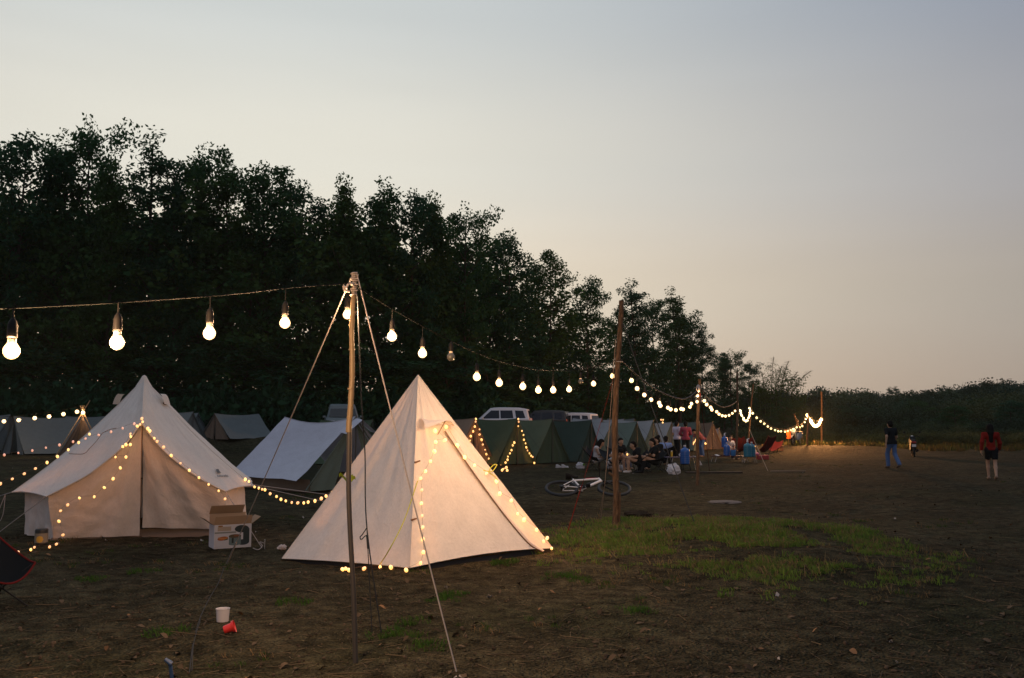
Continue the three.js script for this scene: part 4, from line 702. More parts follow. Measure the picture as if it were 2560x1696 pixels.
// ------------------------------------------------------------------ small things near the bell tent
{
  const c = gnd(566, 1371), T = thing('cardboard_box', 'open cardboard box printed with a cooking pot, at the right corner of the bell tent', 'box', V(c.x, c.y, c.z - .14), .52), w = .47, h = .30, d = .3, th = .006;
  const cv = document.createElement('canvas'); cv.width = 512; cv.height = 320; const x = cv.getContext('2d');
  x.fillStyle = '#d5d2d4'; x.fillRect(0, 0, 512, 320); x.fillStyle = '#8d8f86'; x.fillRect(0, 92, 300, 22); x.fillStyle = '#b7a58e'; x.fillRect(40, 20, 190, 60); x.fillStyle = '#9a6a30'; x.beginPath(); x.ellipse(80, 10, 34, 14, 0, 0, 7); x.fill();
  x.fillStyle = '#20302f'; x.beginPath(); x.ellipse(380, 60, 100, 52, 0, 0, 7); x.fill(); x.fillRect(400, 60, 88, 190); x.fillStyle = '#27363a'; x.beginPath(); x.ellipse(400, 250, 86, 40, 0, 0, 7); x.fill();
  x.fillStyle = '#6d807f'; x.fillRect(200, 160, 170, 110); x.beginPath(); x.ellipse(285, 268, 85, 22, 0, 0, 7); x.fill(); x.fillStyle = '#5a4a2c'; x.beginPath(); x.ellipse(285, 158, 88, 26, 0, 0, 7); x.fill(); x.fillStyle = '#8a4f2a'; x.beginPath(); x.ellipse(310, 152, 46, 14, 0, 0, 7); x.fill(); x.fillStyle = '#1f2a2a'; x.fillRect(240, 185, 28, 70);
  x.fillStyle = '#b0632b'; x.beginPath(); x.ellipse(115, 185, 74, 28, -.1, 0, 7); x.fill(); x.fillStyle = '#d58a4a'; for (let i = 0; i < 14; i++) { x.beginPath(); x.arc(60 + i * 8.4, 172 + (i * 37 % 24), 8, 0, 7); x.fill(); } x.fillStyle = '#3c4a2a'; x.beginPath(); x.ellipse(160, 202, 34, 7, -.2, 0, 7); x.fill();
  const t = new THREE.CanvasTexture(cv); t.colorSpace = THREE.SRGBColorSpace;
  const whiteCard = plain(.55, .55, .57, .8), inside = M.cardboard;
  const pr = new THREE.PlaneGeometry(w - .004, h - .01); pr.translate(0, h / 2, d / 2 + .0035);
  obj('print', pr, new THREE.MeshStandardMaterial({ map: t, roughness: .75, color: new THREE.Color().setRGB(.62, .62, .62) }), T);
  obj('side', [box(w, h, th, 0, h / 2, d / 2 - th / 2 + .001)], whiteCard, T); obj('side', [box(w, h, th, 0, h / 2, -d / 2)], inside, T);
  obj('side', [box(th, h - .002, d - .004, -w / 2, h / 2, 0)], whiteCard, T); obj('side', [box(th, h - .002, d - .004, w / 2, h / 2, 0)], whiteCard, T); obj('bottom', [box(w - .01, th, d - .01, 0, .006, 0)], inside, T);
  const flap = (fw, fh, ax, p, ry, m, name = 'flap') => { const g = box(fw, fh, .005, 0, fh / 2, 0).rotateX(ax).rotateY(ry).translate(p.x, p.y, p.z); return obj(name, g, m, T); };
  flap(w, .13, .5, V(0, h + .004, d / 2 - .01), 0, inside);       // inner face of the front flap folded up
  flap(w * .92, .17, .85, V(-.03, h + .125, -d / 2 + .012), 0, M.cardboard);
  flap(w, .14, -.05, V(0, h - .01, -d / 2), 0, inside);
  flap(d, .15, .95, V(-w / 2, h, 0), -Math.PI / 2, M.cardboard); flap(d, .15, .95, V(w / 2, h, 0), Math.PI / 2, M.cardboard);
}
{
  const c = gnd(102, 1362), T = thing('tin_can', 'dark can with a round yellow label standing at the bell tent left corner', 'can', c, .2);
  obj('body', [lathe([[0, .0], [.078, .0], [.08, .01], [.08, .19], [.074, .2], [.074, .205], [0, .205]], 20)], plain(.03, .032, .03, .35), T);
  obj('label', [lathe([[.0815, .03], [.0815, .15]], 20)], plain(.25, .22, .16, .6), T);
  obj('emblem', [patch(8, 8, (a, b) => { const r = b * .045, k = a * 6.2832, px = Math.cos(k) * r, y = .075 + Math.sin(k) * r; return V(px, y, Math.sqrt(.0835 * .0835 - px * px)); })], plain(.62, .36, .04, .5), T);
}
function moonChair(label, p, turn, scale, fabric, trim, group, back = .62) {
  const T = thing('camp_chair', label, 'chair', p, turn, group); T.scale.setScalar(scale);   // opens towards +z
  const seat = (a, b) => { const k = (a - .5) * 2, s = b, x = k * (.34 + .05 * Math.sin(s * 3.1)), y = .28 + back * Math.pow(s, 1.7) + .16 * k * k * (1 - s * .3) - .06 * Math.sin(s * 3.14) * (1 - k * k), z = .24 - .52 * s - .05 * k * k; return V(x, y, z); };
  obj('seat', [patch(20, 20, seat, 1, 1)], fabric, T);
  const rim = []; for (let i = 0; i <= 16; i++) rim.push(seat(i / 16, 1)); for (let i = 1; i <= 16; i++) rim.push(seat(1, 1 - i / 16)); for (let i = 1; i <= 16; i++) rim.push(seat(1 - i / 16, 0)); for (let i = 1; i <= 16; i++) rim.push(seat(0, i / 16));
  obj('trim', [tube(rim, .011, 140, 6)], trim, T);
  obj('hub', [limb(V(-.14, .2, -.02), V(.14, .2, -.02), .018, .018, 8)], M.black, T);
  for (const [sx, sz] of [[1, 1], [-1, 1], [1, -1], [-1, -1]]) obj('leg', [limb(V(.12 * sx, .2, -.02), V(.26 * sx, 0, .24 * sz - .04), .009)], M.black, T);
  for (const [sx, s] of [[1, 0], [-1, 0], [1, 1], [-1, 1]]) obj('arm', [limb(V(.12 * sx, .2, -.02), seat(sx > 0 ? .98 : .02, s ? .96 : .06), .008)], M.black, T);
  return T;
}
moonChair('low black camp chair with red edging, cut by the lower left edge of the picture', gnd(-20, 1525), 1.25, .84, plain(.009, .011, .013, .9), plain(.12, .013, .013, .8), undefined, .3);
{
  const c = gnd(556, 1556), T = thing('plastic_tub', 'small translucent white plastic tub standing on the soil beside the red cup', 'tub', c, .3);
  obj('body', [lathe([[0, .003], [.044, .003], [.047, .008], [.054, .105], [.058, .108], [.054, .109], [.05, .1], [.043, .01], [0, .008]], 20)], plain(.55, .53, .54, .35), T);
  const e = gnd(572, 1582), U = thing('plastic_cup', 'red plastic cup lying on the soil below the white tub', 'cup', e.add(V(0, .032, 0)), -.3);
  const g = [lathe([[0, -.04], [.027, -.04], [.03, -.035], [.034, .02], [.045, .026], [.047, .042], [.049, .043], [.044, .042], [.032, .02], [.026, -.034], [0, -.036]], 20)]; g[0].rotateZ(-1.25).rotateY(.5); obj('body', g, plain(.62, .035, .03, .4), U);
  const s = gnd(433, 1700), S = thing('tent_stake', 'blue stake with a hooked head at the lower edge left of the ropes', 'stake', s), L = own(S), tip = L(at(424, 1653, -s.z - .05));
  obj('shaft', [limb(V(0, -.05, 0), tip, .012, .011, 6)], plain(.03, .07, .16, .45), S); obj('head', [limb(tip.clone().add(V(.012, -.02, 0)), tip.clone().add(V(-.03, .01, 0)), .016, .012, 6)], plain(.03, .07, .16, .45), S);
  const q = gnd(705, 1374), Q = thing('crumpled_wrapper', 'crumpled white wrapper between the cardboard box and the pyramid tent', 'litter', q); obj('paper', [crumple(.055, 3, .7)], plain(.55, .45, .4, .7), Q);
  const r1 = gnd(1815, 1258), R = thing('crumpled_sheet', 'crumpled grey sheet lying on the bare ground beyond the grass mound', 'litter', r1); obj('sheet', [crumple(.26, 9, .12, 1.3)], plain(.13, .12, .115, .9), R);
  const m = gnd(1800, 1184), Q2 = thing('plank', 'dark plank lying on the ground behind the thinner pole', 'plank', m, .05); obj('board', [box(1.9, .05, .16, -.2, .03, 0, .01)], plain(.04, .032, .025), Q2);
  const m2 = gnd(1970, 1181), Q3 = thing('stick', 'pale thin stick on the ground right of the slim poles', 'stick', m2, .03); obj('wood', [limb(V(-.6, .03, 0), V(.6, .04, .05), .022, .014, 6)], plain(.25, .2, .15), Q3);
  const rk = gnd(1595, 1292), Q4 = thing('mound_stone', 'dark clod of earth in the grass right of the rough wooden pole', 'clod', rk); obj('earth', [crumple(.16, 21, .4, 1.6)], plain(.022, .017, .012, 1), Q4);
}
function crumple(r, seed, flat = .8, wide = 1) {
  const g = new THREE.IcosahedronGeometry(r, 4), p = g.attributes.position;
  for (let i = 0; i < p.count; i++) { const x = p.getX(i) / r, y = p.getY(i) / r, z = p.getZ(i) / r, k = .55 + .5 * fbm(x * 2.2 + seed * 3 + z, y * 2.2 + z * 1.7 + seed, 4) + .55 * Math.abs(fbm(x * 3 + seed + y * 1.3, z * 3 + y * 2 + seed * 2, 3) - .5) * 2; p.setXYZ(i, x * r * k * wide, Math.max(-.01, y * r * k * flat + r * flat * .6), z * r * k * wide); }
  g.deleteAttribute('normal'); g.deleteAttribute('uv'); g.computeVertexNormals(); return ready(g);
}

// ------------------------------------------------------------------ cars behind the tents
function car(label, p, turn, o) {
  const T = thing('parked_car', label, 'car', p, turn, undefined), L = o.L ?? 4.6, H = o.H ?? 1.75, W = o.W ?? 1.86, k = L / 4.6;   // front towards +x
  const belt = H * .56, shape = (pts, depth, bevel) => { const s = new THREE.Shape(pts.map(([x, y]) => new THREE.Vector2(x * k, y))); const g = new THREE.ExtrudeGeometry(s, { depth: depth - 2 * bevel, bevelEnabled: true, bevelSize: bevel, bevelThickness: bevel, bevelSegments: 3, curveSegments: 8 }); return g.translate(0, 0, -depth / 2 + bevel); };
  const low = [[-2.22, .32], [2.2, .3], [2.26, .6], [2.1, belt * .9], [.95, belt], [-2.2, belt + .03], [-2.28, .7]];
  const roofL = o.roof ?? [[1.15, belt - .02], [.35, H - .06], [-.2, H - .01], [-1.55, H - .03], [-2.02, H - .12], [-2.2, belt]];
  obj('body', [shape(low, W, .06)], o.paint, T);
  const cab = shape(roofL, W * .86, .09), cp = cab.attributes.position; for (let i = 0; i < cp.count; i++) { const t = clamp((cp.getY(i) - belt) / (H - belt)); cp.setZ(i, cp.getZ(i) * mix(1.1, .86, t)); } cab.computeVertexNormals();
  obj('cabin', [cab], o.paint, T);
  const zAt = (y) => W * .43 * mix(1.1, .86, clamp((y - belt) / (H - belt))) + .005, pane = (pts) => [1, -1].map((s) => { const g = new THREE.ShapeGeometry(new THREE.Shape(pts.map(([x, y]) => new THREE.Vector2(x * k, y)))), q = g.attributes.position; for (let i = 0; i < q.count; i++) q.setZ(i, s * zAt(q.getY(i))); g.computeVertexNormals(); return g; });
  const t1 = H - .14, b1 = belt + .05;
  for (const pts of o.panes ?? [[[.92, b1], [.32, t1], [-.22, t1], [-.26, b1]], [[-.34, b1], [-.3, t1], [-1.1, t1], [-1.2, b1]], [[-1.38, b1 + .03], [-1.28, t1], [-1.82, t1 - .03], [-2.0, b1 + .05]]]) for (const g of pane(pts)) obj('window', g, M.glass, T);
  const across = (x0, y0, x1, y1, w0, w1) => patch(1, 1, (a, b) => V(mix(x0, x1, b) * k, mix(y0, y1, b), (a - .5) * mix(w0, w1, b)));
  obj('windscreen', [across(1.12, belt + .05, .45, H - .1, W * .8, W * .68).translate(.05, .03, 0)], M.glass, T);
  obj('rear_window', [across(-2.2, belt + .12, -2.06, H - .15, W * .78, W * .66).translate(-.085, 0, 0)], M.glass, T);
  if (o.rails) for (const s of [1, -1]) obj('roof_rail', [tube([V(.2 * k, H + .0, s * W * .33), V(.1 * k, H + .06, s * W * .33), V(-1.4 * k, H + .05, s * W * .33), V(-1.6 * k, H - .02, s * W * .33)], .018, 20, 5)], M.steel, T);
  for (const [x, z] of [[1.4, 1], [1.4, -1], [-1.4, 1], [-1.4, -1]]) { const w = obj('wheel', [new THREE.TorusGeometry(.26, .1, 8, 20).translate(x * k, .34, z * (W / 2 - .1))], M.rubber, T); obj('rim', [new THREE.CylinderGeometry(.2, .2, .12, 14).rotateX(Math.PI / 2).translate(x * k, .34, z * (W / 2 - .1))], M.steel, w); }
  for (const s of [1, -1]) { obj('headlight', [box(.1, .14, .34, 2.2 * k, belt * .8, s * W * .33, .03)], plain(.5, .5, .52, .15), T); obj('tail_light', [box(.08, .3, .16, -2.26 * k, belt * .95, s * W * .42, .03)], plain(.35, .02, .02, .3), T); obj('wing_mirror', [box(.12, .12, .18, .85 * k, belt + .1, s * (W / 2 + .08), .03)], o.paint, T); }
  obj('bumper', [box(.1, .24, W * .96, 2.26 * k, .42, 0, .04), box(.1, .24, W * .96, -2.28 * k, .42, 0, .04)], M.black, T);
  return T;
}
const silver = plain(.16, .195, .195, .4), darkCar = plain(.03, .034, .034, .25);
car('white family car with dark windows and roof rails, behind the green tents', foot(1243, 67), Math.PI - .12, { paint: M.whitePaint, L: 4.9, H: 1.78, rails: true });
car('white hatchback right of the white family car, partly hidden by tents', foot(1432, 73), Math.PI - .5, { paint: M.whitePaint, L: 4.0, H: 1.6 });
car('dark car between the two white ones', foot(1352, 73), Math.PI - .3, { paint: darkCar, L: 4.6, H: 1.68 });
{ const p = foot(855, 59); car('greyish off road car seen from the front, behind the pale blue tent', p, -Math.PI / 2 + .22, { paint: silver, L: 4.4, H: 1.84, W: 2.1, roof: [[.75, 1.03], [.5, 1.75], [.2, 1.84], [-1.9, 1.84], [-2.15, 1.72], [-2.2, 1.03]], panes: [[[.5, 1.14], [.36, 1.68], [-.3, 1.68], [-.3, 1.14]], [[-.4, 1.14], [-.4, 1.68], [-1.2, 1.68], [-1.2, 1.14]], [[-1.3, 1.14], [-1.3, 1.68], [-1.95, 1.68], [-2.0, 1.14]]], rails: true }); }

// ------------------------------------------------------------------ bicycle lying on the ground
{
  const c = gnd(1405, 1252), T = thing('bicycle', 'white framed mountain bicycle lying on its side behind the rough wooden pole', 'bicycle', c);
  const I = new THREE.Group(); I.name = 'upright_parts';
  const q = new THREE.Quaternion().setFromEuler(new THREE.Euler(-1.2, 0, 0)), put = (gs) => { const g = merged(gs.filter(Boolean)); g.translate(0, 0, 0); g.applyQuaternion(q); g.translate(0, .12, .2); return g; };
  const rw = V(0, .345, 0), fw = V(1.12, .345, 0), bb = V(.43, .31, 0), st = V(.27, .80, 0), ht = V(.83, .84, 0), hb = V(.88, .70, 0);
  const wheel = (p) => { const w = obj('wheel', put([new THREE.TorusGeometry(.30, .011, 6, 40).translate(p.x, p.y, 0), limb(p.clone().setZ(-.05), p.clone().setZ(.05), .022, .022, 10), ...Array.from({ length: 24 }, (_, i) => limb(p.clone().setZ(i % 2 ? .025 : -.025), p.clone().add(V(Math.cos(i * .2618) * .3, Math.sin(i * .2618) * .3, 0)), .0011, .0011, 3, false))]), M.black, T); obj('tyre', put([new THREE.TorusGeometry(.33, .032, 10, 48).translate(p.x, p.y, 0)]), plain(.03, .036, .042, .6), w); };
  wheel(rw); wheel(fw);
  const W2 = M.whitePaint, off = (p, z) => p.clone().setZ(z);
  obj('frame', put([limb(hb, ht, .024), limb(bb, hb.clone().lerp(ht, .2), .027, .03), limb(st.clone().lerp(bb, .12), ht.clone().lerp(hb, .1), .021, .024), limb(bb, st, .019), ...[.055, -.055].flatMap((z) => [limb(off(rw, z), off(bb, z * .6), .011), limb(off(rw, z), off(st.clone().lerp(bb, .12), z * .3), .010)]), limb(bb.clone().setZ(-.04), bb.clone().setZ(.04), .024)]), W2, T);
  obj('frame_stripe', put([limb(st.clone().lerp(ht, .5).add(V(0, .018, .0)), ht.clone().lerp(st, .06).add(V(0, .016, 0)), .012)]), M.red, T);
  obj('fork', put([...[.065, -.065].map((z) => limb(V(.915, .60, z), off(fw, z), .018, .014)), limb(V(.915, .60, -.065), V(.915, .60, .065), .018), limb(V(.9, .66, 0), V(.915, .6, 0), .018)]), M.black, T);
  obj('handlebar', put([limb(ht, V(.79, .93, 0), .015), limb(V(.79, .93, 0), V(.86, .94, 0), .014), limb(V(.86, .94, -.34), V(.86, .95, .34), .012), limb(V(.84, .95, .24), V(.84, .95, .35), .018), limb(V(.84, .95, -.24), V(.84, .95, -.35), .018)]), M.black, T);
  obj('saddle', put([patch(10, 8, (a, b) => { const k = b * 6.2832, w = mix(.075, .02, smooth(a, .2, .8)); return V(.12 + a * .27, .93 + Math.sin(k) * .025 + .02 * (1 - a), Math.cos(k) * w); }), limb(st, V(.235, .92, 0), .014)]), M.black, T);
  obj('crankset', put([new THREE.TorusGeometry(.085, .008, 5, 24).translate(bb.x, bb.y, .06), new THREE.TorusGeometry(.06, .01, 5, 20).translate(bb.x, bb.y, .062), limb(bb.clone().setZ(.07), bb.clone().add(V(.12, -.11, .08)), .011), limb(bb.clone().setZ(-.07), bb.clone().add(V(-.12, .11, -.08)), .011)]), M.black, T);
  for (const s of [1, -1]) obj('pedal', put([box(.09, .02, .08, bb.x + .12 * s, bb.y - .11 * s, s * .13)]), M.black, T);
  obj('cassette', put([new THREE.CylinderGeometry(.055, .03, .04, 16).rotateX(Math.PI / 2).translate(0, .345, .045), limb(V(.02, .3, .06), V(.06, .22, .06), .014)]), M.black, T);
  obj('bottle_cage', put([limb(bb.clone().lerp(hb, .35).add(V(-.03, .06, 0)), bb.clone().lerp(hb, .65).add(V(-.03, .06, 0)), .037, .037, 10)]), M.black, T);
}
function motorbike(label, p, turn, o) {
  const T = thing('motorcycle', label, 'motorcycle', p, turn);
  for (const x of [-.62, .62]) { const w = obj('wheel', [new THREE.TorusGeometry(.24, .055, 10, 28).translate(x, .29, 0)], M.rubber, T); obj('rim', [new THREE.TorusGeometry(.19, .015, 6, 24).translate(x, .29, 0), ...Array.from({ length: 5 }, (_, i) => limb(V(x, .29, 0), V(x + Math.cos(i * 1.257) * .19, .29 + Math.sin(i * 1.257) * .19, 0), .018, .014, 5))], M.steel, w); }
  const prof = [[-.85, .72], [-.55, .5], [-.2, .36], [.2, .34], [.36, .5], [.5, .82], [.42, .95], [.3, .78], [.18, .5], [-.05, .5], [-.15, .7], [-.5, .76]];
  obj('body', [new THREE.ExtrudeGeometry(new THREE.Shape(prof.map(([x, y]) => new THREE.Vector2(x, y))), { depth: .18, bevelEnabled: true, bevelSize: .04, bevelThickness: .05, bevelSegments: 3 }).translate(0, 0, -.09)], o.paint, T);
  obj('seat', [box(.72, .1, .26, -.48, .8, 0, .045)], M.black, T); obj('mudguard', [patch(14, 4, (a, b) => V(-.62 + Math.cos(.4 + a * 2.2) * .33, .29 + Math.sin(.4 + a * 2.2) * .33, (b - .5) * .14)), patch(14, 4, (a, b) => V(.62 + Math.cos(.6 + a * 2.0) * .33, .29 + Math.sin(.6 + a * 2.0) * .33, (b - .5) * .13))], o.paint, T);
  obj('fork', [limb(V(.62, .29, .08), V(.44, .92, .06), .022), limb(V(.62, .29, -.08), V(.44, .92, -.06), .022)], M.black, T);
  obj('handlebar', [limb(V(.36, 1.02, -.34), V(.42, 1.0, 0), .014), limb(V(.42, 1.0, 0), V(.36, 1.02, .34), .014)], M.black, T);
  for (const s of [1, -1]) obj('mirror', [limb(V(.38, 1.0, s * .25), V(.42, 1.2, s * .34), .007), ball(.055, V(.42, 1.22, s * .36), 8, .4, .8, 1.1)], M.black, T);
  obj('headlight', [ball(.085, V(.5, .97, 0), 10)], plain(.5, .5, .5, .1), T); obj('tail_light', [box(.05, .09, .2, -.9, .74, 0, .02)], plain(.3, .02, .02, .3), T);
  if (o.plate) obj('number_plate', [box(.012, .13, .19, -.93, .58, 0, .004)], plain(.6, .6, .6, .5), T);
  obj('exhaust', [limb(V(-.1, .28, .15), V(-.75, .36, .17), .045, .055, 10)], M.black, T);
  return T;
}
motorbike('dark motorcycle seen from behind, right of the person in jeans', gnd(2284, 1143), Math.PI / 2 - .35, { paint: M.black, plate: true });
motorbike('grey motorcycle parked beside the reddish mound, left of the lit poles', foot(1990, 57), -2.2, { paint: plain(.2, .25, .3, .35) });

// ------------------------------------------------------------------ camp gear among the people
function jug(label, p, mat, h = .5, tap = false, group) {
  const T = thing('water_jug', label, 'water jug', p, .4, group), s = h / .5;
  const prof = [[0, 0], [.12, 0], [.135, .015]]; for (let i = 0; i < 5; i++) prof.push([.135, .03 + i * .062], [.128, .05 + i * .062], [.135, .07 + i * .062]); prof.push([.133, .37], [.11, .42], [.045, .455], [.03, .47], [.03, .5]);
  obj('body', [lathe(prof, 20).scale(s, s, s)], mat, T); obj('cap', [limb(V(0, .495 * s, 0), V(0, .535 * s, 0), .034 * s, .034 * s, 12)], plain(.6, .6, .62), T);
  if (tap) obj('pump', [limb(V(0, .53 * s, 0), V(0, .6 * s, 0), .03 * s, .022 * s), limb(V(0, .6 * s, 0), V(.06 * s, .61 * s, .03 * s), .012 * s)], M.whitePaint, T);
  return T;
}
function table(label, p, turn, w, d, h, mat, group) {
  const T = thing('folding_table', label, 'table', p, turn, group); obj('table_top', [box(w, .025, d, 0, h, 0, .008)], mat, T);
  for (const [x, z] of [[1, 1], [1, -1], [-1, 1], [-1, -1]]) obj('leg', [limb(V(x * (w / 2 - .12), h - .01, z * (d / 2 - .04)), V(x * (w / 2 - .03), 0, z * (d / 2 - .03)), .011)], M.steel, T);
  return T;
}
const bag = (label, u, v, r, seed, mat = M.plasticBag) => { const p = gnd(u, v), T = thing('plastic_bag', label, 'plastic bag', p); obj('bag', [crumple(r, seed, .95)], mat, T); obj('handle', [patch(6, 3, (a, b) => V(Math.cos(a * 3.1) * r * .45, r * 1.1 + Math.sin(a * 3.1) * r * .5, (b - .5) * r * .3)), patch(6, 3, (a, b) => V(-r * .3 + Math.cos(a * 3.1) * r * .3, r * 1.05 + Math.sin(a * 3.1) * r * .45, -.05 + (b - .5) * r * .3))], mat, T); return T; };
{ const T = bag('full white plastic bag with a green spot, left of the seated woman', 1451, 1173, .16, 4); obj('print', [ball(.045, V(.12, .16, .105), 10, 1, 1, .3)], plain(.1, .22, .03), T); }
bag('open white plastic bag on the ground below the blue jug', 1685, 1186, .22, 11);
bag('pale plastic bag hanging by the rough wooden pole', 1552, 1176, .13, 14);
{ for (const [u, l] of [[1398, 'left white sneaker lying on the soil before the third tent'], [1412, 'right white sneaker lying on the soil before the third tent']]) { const p = gnd(u, 1170), T = thing('sneaker', l, 'shoe', p, .4); obj('upper', [patch(14, 10, (a, b) => { const k = b * 3.1416, w = .042 * (.75 + .5 * Math.sin(a * 3)), hh = mix(.11, .045, smooth(a, .25, .75)); return V((a - .5) * .27, .018 + Math.sin(k) * hh, Math.cos(k) * w); })], plain(.5, .48, .46), T); obj('sole', [box(.28, .025, .095, 0, .012, 0, .01)], plain(.6, .58, .56), T); } }
{
  const tp = foot(1700, 33.5), T = table('low table with a cloth and food, between the seated group and the thinner pole', V(tp.x, tp.y, tp.z), .2, 1.0, .55, .45, plain(.14, .1, .13));
  const on = (x, z) => V(tp.x + x, tp.y + .465, tp.z + z);
  const f = thing('flask', 'yellow flask on the low table', 'bottle', on(-.32, .05)); obj('body', [lathe([[0, 0], [.038, 0], [.038, .17], [.028, .19], [.028, .2]], 14)], plain(.62, .42, .04, .4), f); obj('cap', [limb(V(0, .19, 0), V(0, .22, 0), .03, .03, 12)], M.whitePaint, f);
  const pb = thing('food_bag', 'white food bag heaped on the low table', 'plastic bag', on(.1, 0)); obj('bag', [crumple(.13, 6, .8, 1.2)], M.plasticBag, pb);
  const fd = thing('food_packet', 'orange food packet on the low table', 'food', on(.27, .08)); obj('packet', [crumple(.06, 8, .7)], plain(.5, .2, .08), fd);
  const cl = thing('draped_cloth', 'white cloth hanging from the right end of the low table', 'cloth', on(.42, .1)); obj('cloth', [patch(8, 8, (a, b) => V(.02 + .25 * b + .03 * Math.sin(a * 9), .03 - .32 * b * b, (a - .5) * .35 + .03 * Math.sin(b * 8)))], M.plasticBag, cl);
  const sp = gnd(1713, 1178); const S = thing('jug_stand', 'dark metal stand under the blue water jug', 'stand', V(sp.x, sp.y, sp.z)); obj('rack', [new THREE.TorusGeometry(.16, .012, 6, 20).rotateX(Math.PI / 2).translate(0, .23, 0), ...[0, 1, 2].map((i) => limb(V(Math.cos(i * 2.1) * .16, .23, Math.sin(i * 2.1) * .16), V(Math.cos(i * 2.1) * .2, 0, Math.sin(i * 2.1) * .2), .011))], M.black, S);
  jug('large blue water jug on a stand, left of the thinner pole', V(sp.x, sp.y + .24, sp.z), M.blue, .62);
}
{
  const tp = foot(1822, 40), T = table('low red edged table with jugs, left of the straight slim pole', tp, .1, 1.5, .6, .26, plain(.1, .03, .025));
  const J = (u, d, y, l, m, h, tap) => { const p = foot(u, d); p.y = y; return jug(l, p, m, h, tap); };
  J(1816, 40, tp.y + .275, 'round blue water jug on the low table left of the straight slim pole', M.blue, .52);
  J(1811, 40.6, tp.y + .62, 'taller blue jug with a white pump behind the round blue jug', M.blue, .5, true);
  const b = foot(1832, 39.8); const B = thing('bucket', 'light blue bucket on the low table beside the round blue jug', 'bucket', V(b.x, tp.y + .275, b.z)); obj('body', [lathe([[0, 0], [.09, 0], [.12, .24], [.126, .245], [.116, .24], [.088, .01], [0, .01]], 18)], M.lightBlue, B); obj('handle', [new THREE.TorusGeometry(.115, .006, 5, 18, Math.PI).translate(0, .24, 0)], M.whitePaint, B);
  J(1868, 39.2, tp.y + .25, 'ribbed teal water jug with a white tap, right of the straight slim pole', M.teal2, .62, true); J(1878, 39.6, tp.y + .25, 'plain teal water jug beside the ribbed one', M.teal2, .58);
  const st = foot(1872, 39.4); const T2 = table('small dark stand under the two teal jugs', st, 0, .6, .4, .235, M.black);
  bag('white cloth heap on the far side of the round blue jug', 1823, 1120, .16, 17);
  bag('white bag right of the teal jugs', 1884, 1135, .16, 19);
  const w = foot(1797, 40), wq = thing('paper_sheet', 'white sheet of paper on the end of the low table', 'paper', V(w.x, tp.y + .28, w.z)); obj('sheet', [patch(5, 4, (a, b) => V((a - .5) * .4, .02 + .03 * Math.sin(a * 6 + b * 3), (b - .5) * .25))], plain(.6, .6, .6), wq);
  moonChair('dark red camp chair behind the slim dark pole', foot(1868, 46), 2.6, 1.0, M.redDark, M.redDark, undefined, .6);
  moonChair('bright red camp chair with a folded back, left of the reddish mound', foot(1936, 48), -.9, .9, M.redMid, M.redMid, undefined, .5);
  moonChair('dark maroon camp chair beside the bright red one', foot(1916, 45), -2.4, 1.0, M.redDark, M.redDark, undefined, .7);
  moonChair('dark maroon camp chair behind the round blue jug', foot(1842, 44.5), 2.9, 1.0, M.redDark, M.redDark, undefined, .65);
  const c = foot(1905, 42); const C2 = thing('cooler', 'small pink and red tub on the ground left of the chairs', 'tub', c); obj('body', [box(.5, .2, .32, 0, .12, 0, .03)], plain(.32, .03, .03, .5), C2); obj('lid', [ball(.09, V(-.24, .27, 0), 10, 1, .8, 1)], plain(.6, .2, .32, .5), C2);
  const bx = foot(1947, 52); const X = thing('crate', 'small brown carton beside the reddish mound', 'box', bx, .3); obj('carton', [box(.34, .28, .3, 0, .14, 0, .01)], plain(.4, .2, .09), X); obj('flap', [box(.34, .01, .14, 0, .29, .2)], plain(.4, .2, .09), X);
  const oj = foot(1971, 55); const O = thing('cone_marker', 'small orange upright marker left of the grey motorcycle', 'marker', oj); obj('post', [limb(V(0, 0, 0), V(0, .45, 0), .03, .02)], M.pole, O); obj('cloth', [patch(4, 6, (a, b) => V((a - .5) * .26 + .03 * Math.sin(b * 5), .45 + b * .5, .03 * Math.sin(a * 4)))], plain(.6, .12, .02), O);
}
{ // candle lamp of the seated group
  const p = foot(1568, 32.5), T = table('low dark table with two amber lights before the seated group', p, 0, .7, .5, .38, M.black); const a = p.clone().add(V(0, .41, .1));
  const c = thing('candle_lamp', 'two small amber lights on the table of the seated group', 'lamp', a); obj('cup', [lathe([[0, 0], [.03, 0], [.035, .05], [.03, .05], [.025, .006], [0, .006]], 12)], plain(.5, .5, .5, .2), c); for (const [x, y, s] of [[.03, .07, 2.2], [-.02, .17, 1.7]]) { const b = obj('bulb', fairyBulb, M.fairy, c); b.position.set(x, y, 0); b.scale.setScalar(s); lampAt(V(x, y, 0), .05, AMBER, c, .7); } obj('stem', [limb(V(0, .02, 0), V(-.02, .17, 0), .006)], M.wire, c);
}

